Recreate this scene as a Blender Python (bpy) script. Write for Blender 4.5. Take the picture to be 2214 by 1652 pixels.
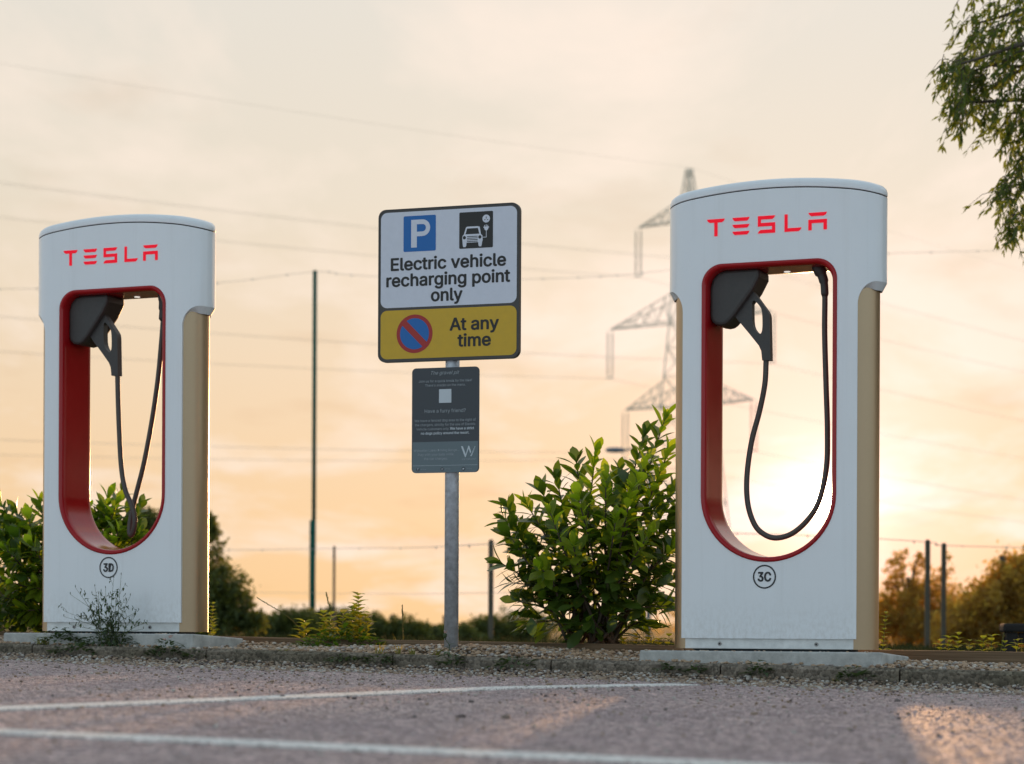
import bpy, bmesh, math, random
import numpy as np
from mathutils import Vector, Matrix
from mathutils.geometry import delaunay_2d_cdt

for o in list(bpy.data.objects):
    bpy.data.objects.remove(o)
SC = bpy.context.scene
COL = SC.collection
rad = math.radians

# ------------------------------------------------------------------ camera
CAM_Z = 0.30
F = 5000.0                       # focal length in units of a 2214-wide frame
ROLL = 0.0045
cam_data = bpy.data.cameras.new("camera")
cam = bpy.data.objects.new("camera", cam_data)
COL.objects.link(cam)
cam_data.sensor_width = 36.0
cam_data.lens = 36.0 * F / 2214.0
cam_data.shift_y = 524.0 / 2214.0
cam_data.clip_start = 0.05
cam_data.clip_end = 5000.0
cam_data.dof.use_dof = True
cam_data.dof.focus_distance = 9.75
cam_data.dof.aperture_fstop = 3.6
cam.matrix_world = Matrix.Translation((0, 0, CAM_Z)) @ Matrix.Rotation(rad(90), 4, 'X') @ Matrix.Rotation(ROLL, 4, 'Z')
SC.camera = cam

# ------------------------------------------------------------------ sun and sky
SUN_AZ = rad(7.75)               # from +Y towards +X
SUN_EL = rad(3.07)
SUN_DIR = Vector((math.sin(SUN_AZ) * math.cos(SUN_EL), math.cos(SUN_AZ) * math.cos(SUN_EL), math.sin(SUN_EL)))
sun_data = bpy.data.lights.new("sun", 'SUN')
sun_data.energy = 4.2
sun_data.angle = rad(1.0)
sun_data.color = (1.0, 0.52, 0.22)
sun = bpy.data.objects.new("sun", sun_data)
COL.objects.link(sun)
sun.rotation_euler = SUN_DIR.to_track_quat('Z', 'Y').to_euler()

world = bpy.data.worlds.new("World")
SC.world = world
world.use_nodes = True
def build_world():
    nt = world.node_tree
    nt.nodes.clear()
    N = nt.nodes.new
    L = nt.links.new
    out = N('ShaderNodeOutputWorld')
    bg = N('ShaderNodeBackground')
    L(bg.outputs[0], out.inputs[0])
    sky = N('ShaderNodeTexSky')
    sky.sky_type = 'NISHITA'
    sky.sun_disc = False
    sky.sun_elevation = SUN_EL
    sky.sun_rotation = SUN_AZ
    sky.altitude = 20
    sky.air_density = 1.0
    sky.dust_density = 2.0
    sky.ozone_density = 1.0
    bg.inputs['Strength'].default_value = 0.12
    tc = N('ShaderNodeTexCoord')
    def math_(op, a, b=None, clamp=False):
        n = N('ShaderNodeMath'); n.operation = op; n.use_clamp = clamp
        for i, x in enumerate((a, b)):
            if x is None: continue
            if isinstance(x, (int, float)): n.inputs[i].default_value = x
            else: L(x, n.inputs[i])
        return n.outputs[0]
    def mix(blend, fac, a, b):
        n = N('ShaderNodeMix'); n.data_type = 'RGBA'; n.blend_type = blend
        for s, x in ((n.inputs[0], fac), (n.inputs[6], a), (n.inputs[7], b)):
            if isinstance(x, (int, float)): s.default_value = x
            elif isinstance(x, tuple): s.default_value = x
            else: L(x, s)
        return n.outputs[2]
    nrm = N('ShaderNodeVectorMath'); nrm.operation = 'NORMALIZE'
    L(tc.outputs['Generated'], nrm.inputs[0])
    sep = N('ShaderNodeSeparateXYZ'); L(nrm.outputs[0], sep.inputs[0])
    z = math_('MAXIMUM', sep.outputs[2], 0.0)
    # high thin cloud sheet: evens the sky out to a pale cream, warmer near the horizon
    ramp = N('ShaderNodeValToRGB')
    e = ramp.color_ramp.elements
    e[0].position = 0.0; e[0].color = (CLOUD_LOW[0], CLOUD_LOW[1], CLOUD_LOW[2], 1)
    e[1].position = 1.0; e[1].color = (CLOUD_TOP[0], CLOUD_TOP[1], CLOUD_TOP[2], 1)
    m = e.new(0.18); m.color = (CLOUD_MID[0], CLOUD_MID[1], CLOUD_MID[2], 1)
    m = e.new(0.42); m.color = (CLOUD_HI[0], CLOUD_HI[1], CLOUD_HI[2], 1)
    L(z, ramp.inputs[0])
    dot = N('ShaderNodeVectorMath'); dot.operation = 'DOT_PRODUCT'
    L(nrm.outputs[0], dot.inputs[0]); dot.inputs[1].default_value = SUN_DIR
    away = N('ShaderNodeMapRange'); away.interpolation_type = 'SMOOTHSTEP'
    away.inputs[1].default_value = 0.90; away.inputs[2].default_value = -0.25
    away.inputs[3].default_value = 0.0; away.inputs[4].default_value = 1.0
    L(dot.outputs['Value'], away.inputs[0])
    ra = N('ShaderNodeValToRGB'); ra.color_ramp.interpolation = 'EASE'
    ra.color_ramp.elements[0].color = (CLOUD_AWAY_LOW[0], CLOUD_AWAY_LOW[1], CLOUD_AWAY_LOW[2], 1)
    ra.color_ramp.elements[1].position = 0.45; ra.color_ramp.elements[1].color = (CLOUD_AWAY[0], CLOUD_AWAY[1], CLOUD_AWAY[2], 1)
    L(z, ra.inputs[0])
    ramp_out = mix('MIX', away.outputs[0], ramp.outputs[0], ra.outputs[0])
    # cloud streaks on a flat sheet overhead
    zz = math_('ADD', z, 0.11)
    px = math_('DIVIDE', sep.outputs[0], zz)
    py = math_('DIVIDE', sep.outputs[1], zz)
    cmb = N('ShaderNodeCombineXYZ'); L(px, cmb.inputs[0]); L(py, cmb.inputs[1])
    mp = N('ShaderNodeMapping'); L(cmb.outputs[0], mp.inputs[0])
    mp.inputs['Scale'].default_value = (2.0, 0.95, 1); mp.inputs['Location'].default_value = (-6.4, 9.3, 0)
    mp.inputs['Rotation'].default_value = (0, 0, rad(18))
    no = N('ShaderNodeTexNoise'); no.inputs['Scale'].default_value = 0.95; no.inputs['Detail'].default_value = 8
    no.inputs['Roughness'].default_value = 0.58; no.inputs['Distortion'].default_value = 0.3
    L(mp.outputs[0], no.inputs['Vector'])
    r2 = N('ShaderNodeMapRange'); r2.inputs[1].default_value = 0.47; r2.inputs[2].default_value = 0.64
    L(no.outputs[0], r2.inputs[0])
    sheet = mix('MIX', math_('MULTIPLY', r2.outputs[0], CLOUD_AMT), ramp_out, (CLOUD_STREAK[0], CLOUD_STREAK[1], CLOUD_STREAK[2], 1))
    no2 = N('ShaderNodeTexNoise'); no2.inputs['Scale'].default_value = 1.5; no2.inputs['Detail'].default_value = 6
    no2.inputs['Roughness'].default_value = 0.55
    mp2 = N('ShaderNodeMapping'); L(cmb.outputs[0], mp2.inputs[0])
    mp2.inputs['Location'].default_value = (14.0, 0.6, 0); mp2.inputs['Scale'].default_value = (1.6, 1.3, 1)
    L(mp2.outputs[0], no2.inputs['Vector'])
    r3 = N('ShaderNodeMapRange'); r3.inputs[1].default_value = 0.56; r3.inputs[2].default_value = 0.74
    L(no2.outputs[0], r3.inputs[0])
    sheet = mix('MULTIPLY', math_('MULTIPLY', r3.outputs[0], 0.6), sheet, (0.88, 0.81, 0.75, 1))
    base = mix('MIX', CLOUD_COVER, sky.outputs[0], sheet)
    # circumsolar glow of the veiled sun
    d = math_('MAXIMUM', dot.outputs['Value'], 0.0)
    acc = base
    for power, col in GLOW:
        g = math_('POWER', d, power)
        c = mix('MULTIPLY', 1.0, (col[0], col[1], col[2], 1), g)
        acc = mix('ADD', 1.0, acc, c)
    L(acc, bg.inputs['Color'])
# colours of the thin cloud (before the 0.12 strength)
CLOUD_COVER = 0.975
CLOUD_LOW = (7.9, 5.1, 2.5)
CLOUD_MID = (6.85, 6.1, 5.0)
CLOUD_HI = (6.4, 6.7, 6.8)
CLOUD_TOP = (5.0, 6.0, 6.8)
CLOUD_AWAY = (2.4, 4.1, 5.5)
CLOUD_AWAY_LOW = (7.7, 10.0, 11.3)
CLOUD_STREAK = (8.3, 7.1, 6.1)
CLOUD_AMT = 0.75
GLOW = ((40.0, (0.25, 0.35, 0.5)), (40.0, (0.35, 0.1, 0.0)), (500.0, (3.4, 1.9, 2.6)), (5000.0, (6.0, 4.0, 2.8)), (60000.0, (420.0, 330.0, 210.0)))
build_world()

SC.view_settings.view_transform = 'Standard'
SC.view_settings.look = 'None'
SC.view_settings.gamma = 1.0
SC.view_settings.exposure = 0.0
SC.view_settings.use_curve_mapping = False
SC.render.engine = 'CYCLES'
SC.cycles.use_denoising = True
SC.cycles.max_bounces = 8
SC.cycles.transparent_max_bounces = 8
SC.cycles.sample_clamp_indirect = 6.0

# ------------------------------------------------------------------ frames of reference
PH = rad(22.8)
U = Vector((math.cos(PH), -math.sin(PH), 0))     # along the row of chargers
V = Vector((math.sin(PH), math.cos(PH), 0))      # away from the car park
CR = Vector((1.053, 9.546, 0))                   # front of the nearer charger
CL = CR - U * 3.171
SLOPE = -0.0174                                  # the whole site falls to the right
def W(u, v, z):
    p = CR + U * u + V * v
    return Vector((p.x, p.y, z))
def uv_of(p):
    d = Vector((p[0], p[1], 0)) - CR
    return d.dot(U), d.dot(V)
def road_z(u): return 0.072 + SLOPE * u
def kerb_z(u): return 0.1435 - 0.0161 * u
def board_z(u): return 0.2045 - 0.0115 * u
def at(tx, ty, Y):
    dx, dy = (tx - 1107) / F, (1350 - ty) / F
    c, s = math.cos(ROLL), math.sin(ROLL)
    return Vector(((dx * c - dy * s) * Y, Y, (dx * s + dy * c) * Y + CAM_Z))
ROT = -PH

# ------------------------------------------------------------------ helpers
def tag(o, label=None, cat=None, group=None, kind=None):
    if label: o["label"] = label
    if cat: o["category"] = cat
    if group: o["group"] = group
    if kind: o["kind"] = kind
    return o
def empty(name, loc=(0, 0, 0), rz=0.0):
    o = bpy.data.objects.new(name, None)
    COL.objects.link(o)
    o.location = loc
    o.rotation_euler = (0, 0, rz)
    o.empty_display_size = 0.1
    return o
def link(name, mesh, mat=None, parent=None, smooth=None):
    o = bpy.data.objects.new(name, mesh)
    COL.objects.link(o)
    if mat is not None and len(mesh.materials) == 0:
        mesh.materials.append(mat)
    if parent: o.parent = parent
    if smooth is not None:
        mesh.polygons.foreach_set('use_smooth', [smooth] * len(mesh.polygons))
    return o
class MB:
    def __init__(s): s.v = []; s.f = []; s.sm = []
    def add(s, verts, faces, smooth=False):
        b = len(s.v)
        s.v.extend([tuple(p) for p in verts])
        for f in faces:
            s.f.append(tuple(i + b for i in f)); s.sm.append(smooth)
        return s
    def box(s, x0, x1, y0, y1, z0, z1):
        v = [(x, y, z) for z in (z0, z1) for y in (y0, y1) for x in (x0, x1)]
        return s.add(v, [(0, 2, 3, 1), (4, 5, 7, 6), (0, 1, 5, 4), (2, 6, 7, 3), (0, 4, 6, 2), (1, 3, 7, 5)])
    def bar(s, a, b, w, h=None):
        a, b = Vector(a), Vector(b); h = h or w
        d = (b - a).normalized()
        up = Vector((0, 0, 1)) if abs(d.z) < .9 else Vector((1, 0, 0))
        x = d.cross(up).normalized(); y = x.cross(d)
        v = []
        for p in (a, b):
            for i, j in ((-1, -1), (1, -1), (1, 1), (-1, 1)): v.append(p + x * (i * w / 2) + y * (j * h / 2))
        return s.add(v, [(0, 1, 5, 4), (1, 2, 6, 5), (2, 3, 7, 6), (3, 0, 4, 7), (3, 2, 1, 0), (4, 5, 6, 7)])
    def tube(s, pts, r, n=8, caps=True, smooth=True):
        pts = [Vector(p) for p in pts]
        rr = r if isinstance(r, (list, tuple)) else [r] * len(pts)
        x = None; vs = []
        for i, p in enumerate(pts):
            t = (pts[min(i + 1, len(pts) - 1)] - pts[max(i - 1, 0)]).normalized()
            if x is None:
                x = t.cross(Vector((0, 0, 1)) if abs(t.z) < .9 else Vector((0, 1, 0))).normalized()
            else:
                x = (x - t * x.dot(t)).normalized()
            y = t.cross(x)
            for k in range(n):
                a = 2 * math.pi * k / n
                vs.append(p + (x * math.cos(a) + y * math.sin(a)) * rr[i])
        fs = []
        for i in range(len(pts) - 1):
            for k in range(n):
                fs.append((i * n + k, i * n + (k + 1) % n, (i + 1) * n + (k + 1) % n, (i + 1) * n + k))
        s.add(vs, fs, smooth)
        if caps:
            b = len(s.v) - len(vs)
            s.f.append(tuple(b + k for k in reversed(range(n)))); s.sm.append(False)
            s.f.append(tuple(b + (len(pts) - 1) * n + k for k in range(n))); s.sm.append(False)
        return s
    def prism(s, poly, y0, y1):               # polygon in (x, z), extruded in y
        n = len(poly)
        v = [(x, y0, z) for x, z in poly] + [(x, y1, z) for x, z in poly]
        f = [tuple(range(n)), tuple(reversed(range(n, 2 * n)))]
        f += [(i, i + n, (i + 1) % n + n, (i + 1) % n) for i in range(n)]
        return s.add(v, f)
    def mesh(s, name):
        me = bpy.data.meshes.new(name)
        me.from_pydata(s.v, [], s.f)
        me.polygons.foreach_set('use_smooth', s.sm)
        me.update()
        return me
    def build(s, name, mat, parent=None, bevel=0, fix=True):
        me = s.mesh(name)
        if fix:
            bm = bmesh.new(); bm.from_mesh(me)
            bmesh.ops.recalc_face_normals(bm, faces=bm.faces)
            bm.to_mesh(me); bm.free()
        o = link(name, me, mat, parent)
        if bevel:
            m = o.modifiers.new('bevel', 'BEVEL'); m.width = bevel; m.segments = 2; m.limit_method = 'ANGLE'; m.angle_limit = rad(35)
            m.harden_normals = False
        return o
def np_mesh(name, verts, faces, smooth=False):
    verts = np.asarray(verts, dtype=np.float32); faces = np.asarray(faces, dtype=np.int32)
    me = bpy.data.meshes.new(name)
    n, k = faces.shape
    me.vertices.add(len(verts)); me.vertices.foreach_set('co', verts.ravel())
    me.loops.add(n * k); me.loops.foreach_set('vertex_index', faces.ravel())
    me.polygons.add(n)
    me.polygons.foreach_set('loop_start', np.arange(0, n * k, k, dtype=np.int32))
    me.polygons.foreach_set('loop_total', np.full(n, k, dtype=np.int32))
    me.polygons.foreach_set('use_smooth', np.full(n, smooth))
    me.update(calc_edges=True)
    return me
def scatter(name, tv, tf, mats, pos, smooth=False):
    """join copies of a template: mats (n,3,3) with columns = axes, pos (n,3)"""
    tv = np.asarray(tv, float); tf = np.asarray(tf)
    n = len(pos)
    v = np.einsum('nij,kj->nki', mats, tv) + np.asarray(pos)[:, None, :]
    f = (tf[None] + (np.arange(n) * len(tv))[:, None, None]).reshape(-1, tf.shape[1])
    return np_mesh(name, v.reshape(-1, 3), f, smooth)
def basis(d, up, scale):
    """axes for a leaf along d with its face towards up; arrays (n,3)"""
    d = d / np.linalg.norm(d, axis=1, keepdims=True)
    x = np.cross(d, up); x /= np.linalg.norm(x, axis=1, keepdims=True) + 1e-9
    zz = np.cross(x, d)
    return np.stack([x, d, zz], axis=2) * np.asarray(scale).reshape(-1, 1, 1)
def catmull(pts, sub=6):
    P = [Vector(p) for p in pts]; P = [P[0] * 2 - P[1]] + P + [P[-1] * 2 - P[-2]]
    out = []
    for i in range(1, len(P) - 2):
        for k in range(sub):
            t = k / sub
            a, b, c, d = P[i - 1], P[i], P[i + 1], P[i + 2]
            out.append(0.5 * ((2 * b) + (c - a) * t + (2 * a - 5 * b + 4 * c - d) * t * t + (3 * b - a - 3 * c + d) * t ** 3))
    out.append(P[-2])
    return out
def inside(poly, x, y):
    r = False; j = len(poly) - 1
    for i in range(len(poly)):
        xi, yi = poly[i]; xj, yj = poly[j]
        if (yi > y) != (yj > y) and x < (xj - xi) * (y - yi) / (yj - yi) + xi: r = not r
        j = i
    return r
def fill2d(outer, holes=(), grid=()):
    """triangulated planar region with holes; returns 2D verts, faces"""
    vs = [Vector(p) for p in outer]; es = [(i, (i + 1) % len(outer)) for i in range(len(outer))]
    for h in holes:
        b = len(vs); vs += [Vector(p) for p in h]; es += [(b + i, b + (i + 1) % len(h)) for i in range(len(h))]
    vs += [Vector(g) for g in grid]
    rv, re, rf, _, _, _ = delaunay_2d_cdt(vs, es, [], 0, 1e-6)
    fs = []
    for f in rf:
        c = sum((rv[i] for i in f), Vector((0, 0))) / len(f)
        if inside(outer, c.x, c.y) and not any(inside(h, c.x, c.y) for h in holes): fs.append(tuple(f))
    return rv, fs
def rrect(x0, x1, z0, z1, r, n=6):
    out = []
    for cx, cz, a0 in ((x1 - r, z1 - r, 0), (x0 + r, z1 - r, 90), (x0 + r, z0 + r, 180), (x1 - r, z0 + r, 270)):
        for k in range(n + 1):
            a = rad(a0 + 90 * k / n); out.append((cx + r * math.cos(a), cz + r * math.sin(a)))
    return out
def disc(cx, cz, r, n=40): return [(cx + r * math.cos(2 * math.pi * k / n), cz + r * math.sin(2 * math.pi * k / n)) for k in range(n)]
def flat(name, outer, holes, y, mat, parent, thick=0.0):
    """flat face in the (x, z) plane at depth y facing -y, optionally with a thin edge"""
    rv, fs = fill2d(outer, holes)
    mb = MB()
    fs2 = []
    for f in fs:
        a, b, c = (rv[i] for i in f[:3])
        fs2.append(f if (b - a).cross(c - a) > 0 else tuple(reversed(f)))
    mb.add([(p.x, y, p.y) for p in rv], fs2)
    if thick:
        mb.add([(p.x, y + thick, p.y) for p in rv], [tuple(reversed(f)) for f in fs2])
        for lp, hole in [(outer, 0)] + [(h, 1) for h in holes]:
            n = len(lp)
            mb.add([(x, y, z) for x, z in lp] + [(x, y + thick, z) for x, z in lp], [(i, i + n, (i + 1) % n + n, (i + 1) % n) for i in range(n)])
    return mb.build(name, mat, parent, fix=bool(thick))

# fonts: Blender's own
FONT = None
try:
    import os
    fp = os.path.join(bpy.utils.system_resource('DATAFILES'), 'fonts', 'Inter.woff2')
    FONT = bpy.data.fonts.load(fp)
except Exception:
    FONT = None
CAP = None
def text_part(name, body, x, z, width, y, mat, parent, align='C', bold=0.0, height=None, shear=0.0, res=3):
    cu = bpy.data.curves.new('lettering', 'FONT')
    cu.body = body; cu.size = 1.0; cu.shear = shear; cu.resolution_u = res
    if FONT: cu.font = FONT
    ob = bpy.data.objects.new('lettering_tmp', cu); COL.objects.link(ob)
    dg = bpy.context.evaluated_depsgraph_get(); dg.update()
    me = bpy.data.meshes.new_from_object(ob.evaluated_get(dg))
    bpy.data.objects.remove(ob); bpy.data.curves.remove(cu)
    n = len(me.vertices); co = np.zeros(n * 3, np.float32); me.vertices.foreach_get('co', co); co = co.reshape(-1, 3)
    x0, x1 = co[:, 0].min(), co[:, 0].max()
    s = width / (x1 - x0)
    global CAP
    if body == 'E': CAP = co[:, 1].max()
    sz = s if height is None else height / CAP
    nx = (co[:, 0] - x0) * s + x - (width / 2 if align == 'C' else 0)
    new = np.stack([nx, np.full(n, y), z + co[:, 1] * sz], 1).astype(np.float32)
    if not bold:
        me.vertices.foreach_set('co', new.ravel()); me.update()
        me.materials.clear()
        return link(name, me, mat, parent)
    # heavier strokes: the outline laid down several times, a hair apart
    fs = [tuple(p.vertices) for p in me.polygons]
    mb = MB()
    for k in range(8):
        a = 2 * math.pi * k / 8
        q = new + np.array([math.cos(a) * bold, -.00004 * k, math.sin(a) * bold * .8], np.float32)
        mb.add(q.tolist(), fs)
    bpy.data.meshes.remove(me)
    return mb.build(name, mat, parent, fix=False)

_t = text_part('lettering', 'E', 0, 0, 1, 0, None, None)
bpy.data.objects.remove(_t)
# ------------------------------------------------------------------ materials
def mat_new(name):
    m = bpy.data.materials.new(name); m.use_nodes = True
    nt = m.node_tree; b = nt.nodes['Principled BSDF']
    return m, nt, b
def rgba(c): return (c[0], c[1], c[2], 1)
def simple(name, col, rough=.5, metal=0.0, coat=0.0, spec=.5, var=0.0, vscale=8.0, bump=0.0, bscale=200.0, emit=None, es=0.0, coat_rough=.05, dirt=None):
    m, nt, b = mat_new(name); N = nt.nodes.new; L = nt.links.new
    b.inputs['Base Color'].default_value = rgba(col); b.inputs['Roughness'].default_value = rough
    b.inputs['Metallic'].default_value = metal; b.inputs['Coat Weight'].default_value = coat
    b.inputs['Coat Roughness'].default_value = coat_rough
    b.inputs['Specular IOR Level'].default_value = spec
    if emit: b.inputs['Emission Color'].default_value = rgba(emit); b.inputs['Emission Strength'].default_value = es
    tc = N('ShaderNodeTexCoord')
    if var:
        no = N('ShaderNodeTexNoise'); no.inputs['Scale'].default_value = vscale; no.inputs['Detail'].default_value = 6
        no.inputs['Roughness'].default_value = .65
        L(tc.outputs['Object'], no.inputs['Vector'])
        mr = N('ShaderNodeMapRange'); mr.inputs[1].default_value = .3; mr.inputs[2].default_value = .7
        mr.inputs[3].default_value = 1 - var; mr.inputs[4].default_value = 1 + var
        L(no.outputs[0], mr.inputs[0])
        mx = N('ShaderNodeMix'); mx.data_type = 'RGBA'; mx.blend_type = 'MULTIPLY'; mx.inputs[0].default_value = 1
        mx.inputs[6].default_value = rgba(col); L(mr.outputs[0], mx.inputs[7]); L(mx.outputs[2], b.inputs['Base Color'])
        r2 = N('ShaderNodeMapRange'); r2.inputs[3].default_value = max(.02, rough * .8); r2.inputs[4].default_value = min(1, rough * 1.25)
        L(no.outputs[0], r2.inputs[0]); L(r2.outputs[0], b.inputs['Roughness'])
    if bump:
        nb = N('ShaderNodeTexNoise'); nb.inputs['Scale'].default_value = bscale; nb.inputs['Detail'].default_value = 3
        L(tc.outputs['Object'], nb.inputs['Vector'])
        bp = N('ShaderNodeBump'); bp.inputs['Strength'].default_value = bump; bp.inputs['Distance'].default_value = .002
        L(nb.outputs[0], bp.inputs['Height']); L(bp.outputs[0], b.inputs['Normal'])
    return m
def leaf_mat(name, c1, c2, trans=.5, tcol=None, rough=.35, spec=.5):
    m, nt, b = mat_new(name); N = nt.nodes.new; L = nt.links.new
    oi = N('ShaderNodeObjectInfo'); ge = N('ShaderNodeNewGeometry')
    ad = N('ShaderNodeMath'); ad.operation = 'ADD'; L(oi.outputs['Random'], ad.inputs[0]); L(ge.outputs['Random Per Island'], ad.inputs[1])
    fr = N('ShaderNodeMath'); fr.operation = 'FRACT'; L(ad.outputs[0], fr.inputs[0])
    mx = N('ShaderNodeMix'); mx.data_type = 'RGBA'; L(fr.outputs[0], mx.inputs[0])
    mx.inputs[6].default_value = rgba(c1); mx.inputs[7].default_value = rgba(c2)
    L(mx.outputs[2], b.inputs['Base Color']); b.inputs['Roughness'].default_value = rough
    b.inputs['Specular IOR Level'].default_value = spec
    tr = N('ShaderNodeBsdfTranslucent')
    hs = N('ShaderNodeMix'); hs.data_type = 'RGBA'; hs.blend_type = 'MULTIPLY'; hs.inputs[0].default_value = 1
    L(mx.outputs[2], hs.inputs[6]); hs.inputs[7].default_value = rgba(tcol or (1.9, 1.7, .6))
    L(hs.outputs[2], tr.inputs['Color'])
    ms = N('ShaderNodeMixShader'); ms.inputs[0].default_value = trans
    L(b.outputs[0], ms.inputs[1]); L(tr.outputs[0], ms.inputs[2])
    L(ms.outputs[0], nt.nodes['Material Output'].inputs['Surface'])
    return m
M = {}
def white_shell():
    m, nt, b = mat_new('white_paint'); N = nt.nodes.new; L = nt.links.new
    tc = N('ShaderNodeTexCoord')
    def noise(scale, vec, detail=5, rough=.6):
        mp = N('ShaderNodeMapping'); mp.inputs['Scale'].default_value = vec; L(tc.outputs['Object'], mp.inputs[0])
        n = N('ShaderNodeTexNoise'); n.inputs['Scale'].default_value = scale; n.inputs['Detail'].default_value = detail; n.inputs['Roughness'].default_value = rough
        L(mp.outputs[0], n.inputs['Vector']); return n.outputs[0]
    def rng(x, a, b_, c, d):
        r = N('ShaderNodeMapRange'); L(x, r.inputs[0])
        for k, q in enumerate((a, b_, c, d)): r.inputs[k + 1].default_value = q
        return r.outputs[0]
    def mul(a, b_):
        n = N('ShaderNodeMath'); n.operation = 'MULTIPLY'; L(a, n.inputs[0]); L(b_, n.inputs[1]); return n.outputs[0]
    def mix(f, a, col):
        n = N('ShaderNodeMix'); n.data_type = 'RGBA'; L(f, n.inputs[0]); n.inputs[7].default_value = rgba(col)
        if isinstance(a, tuple): n.inputs[6].default_value = rgba(a)
        else: L(a, n.inputs[6])
        return n.outputs[2]
    streak = rng(noise(1.0, (26, 26, .9), 6, .65), .52, .78, 0, .18)      # rain streaks
    blot = rng(noise(3.0, (1, 1, 1), 6), .45, .75, 0, .16)
    speck = rng(noise(240.0, (1, 1, 1), 2), .70, .76, 0, .45)             # fly specks
    sep = N('ShaderNodeSeparateXYZ'); L(tc.outputs['Object'], sep.inputs[0])
    low = rng(sep.outputs[2], .05, .22, 1.0, 0.0)                         # splash dirt by the ground
    splash = mul(low, rng(noise(60.0, (1, 1, .6), 5), .42, .66, 0, .26))
    c = mix(blot, (.81, .82, .83), (.66, .66, .64))
    c = mix(streak, c, (.56, .56, .54)); c = mix(speck, c, (.30, .27, .23)); c = mix(splash, c, (.42, .37, .31))
    L(c, b.inputs['Base Color'])
    L(rng(noise(5.0, (1, 1, .4), 6), .3, .7, .28, .46), b.inputs['Roughness'])
    b.inputs['Coat Weight'].default_value = .7; b.inputs['Coat Roughness'].default_value = .10
    return m
M['white'] = white_shell()
M['white_base'] = simple('white_skirt', (.72, .72, .70), .5, var=.14, vscale=22)
M['bronze'] = simple('bronze_metal', (.43, .315, .20), .38, metal=.95, var=.05, vscale=7)
M['red'] = simple('red_gloss', (.36, .007, .010), .14, var=.06, vscale=9, spec=.32)
M['seam'] = simple('seam_black', (.02, .02, .022), .7)
M['plastic'] = simple('dark_plastic', (.052, .047, .043), .5, var=.15, vscale=30, bump=.15, bscale=900)
M['cable'] = simple('cable_rubber', (.07, .06, .05), .48, var=.15, vscale=20)
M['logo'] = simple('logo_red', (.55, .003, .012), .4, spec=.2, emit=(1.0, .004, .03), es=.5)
M['ink'] = simple('black_ink', (.02, .021, .022), .5)
M['lens'] = simple('lamp_lens', (.85, .86, .85), .2, emit=(1, .95, .85), es=.8)
M['bolt'] = simple('bolt_steel', (.32, .31, .30), .4, metal=.8)
M['galv'] = simple('galvanised_steel', (.50, .52, .55), .5, metal=.35, var=.30, vscale=34)
M['sign_back'] = simple('sign_channel', (.055, .05, .045), .45)
M['sign_white'] = simple('sign_white', (.66, .68, .75), .45, var=.03, vscale=30)
M['sign_yellow'] = simple('sign_yellow', (.62, .38, .018), .45, var=.04, vscale=30)
M['sign_blue'] = simple('sign_blue', (.003, .13, .42), .45)
M['sign_red'] = simple('sign_red', (.38, .02, .015), .45)
M['sign_black'] = simple('sign_black', (.018, .016, .014), .5)
M['notice_dark'] = simple('notice_charcoal', (.045, .052, .06), .45)
M['notice_grey'] = simple('notice_grey', (.125, .165, .18), .45)
M['notice_pale'] = simple('notice_pale', (.55, .60, .63), .5)
M['notice_text'] = simple('notice_text', (.33, .37, .39), .5)
M['green_pole'] = simple('green_paint', (.004, .085, .06), .6, spec=.2)
M['post_wood'] = simple('weathered_post', (.10, .085, .06), .8, var=.2, vscale=20)
M['pylon'] = simple('pylon_hazed_steel', (.62, .57, .47), .6)  # pale warm tone: distance haze put into the steel's colour
M['insul'] = simple('insulator_glass', (.40, .36, .30), .3)
M['wire'] = simple('conductor', (.50, .48, .44), .6)
M['lamp_head'] = simple('lamp_grey', (.14, .17, .20), .5)
M['bench'] = simple('dark_bench', (.03, .028, .027), .9, spec=.15, var=.2, vscale=12)
M['bark'] = simple('bark', (.09, .07, .05), .9, var=.3, vscale=14, bump=.5, bscale=60)
M['stem'] = leaf_mat('green_stem', (.10, .13, .04), (.14, .15, .05), .2)
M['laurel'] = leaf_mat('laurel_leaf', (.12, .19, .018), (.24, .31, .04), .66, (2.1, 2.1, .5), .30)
M['laurel_shade'] = leaf_mat('laurel_shaded_leaf', (.045, .09, .014), (.08, .13, .022), .45, (2.2, 2.2, .6), .34)  # darker copy of the laurel leaf, shade of the bush interior in its colour
M['willow'] = leaf_mat('willow_leaf', (.07, .11, .024), (.12, .165, .04), .55, (2.1, 1.9, .6), .45)
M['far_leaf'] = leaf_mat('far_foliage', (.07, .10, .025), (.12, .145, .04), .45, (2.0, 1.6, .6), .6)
M['glare_leaf'] = leaf_mat('sun_glare_foliage', (.24, .19, .065), (.38, .29, .10), .72, (2.3, 1.9, .75), .7)  # golden veil of the low sun put into the leaf colour
M['nettle'] = leaf_mat('nettle_leaf', (.15, .20, .035), (.24, .27, .06), .6, (2.4, 2.0, .7), .6)
M['weed'] = leaf_mat('weed_leaf', (.04, .07, .022), (.075, .105, .04), .3, (1.5, 1.5, .7), .6)
M['grass'] = leaf_mat('grass_blade', (.10, .13, .03), (.20, .19, .07), .5, (1.9, 1.6, .6), .5)
M['meadow'] = leaf_mat('meadow_grass', (.028, .036, .012), (.05, .055, .018), .12, (1.5, 1.3, .6), .8, .1)
M['petal'] = simple('pale_petal', (.62, .42, .36), .7)
M['concrete'] = simple('plinth_concrete', (.46, .45, .42), .85, var=.28, vscale=16, bump=.9, bscale=120)

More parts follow.
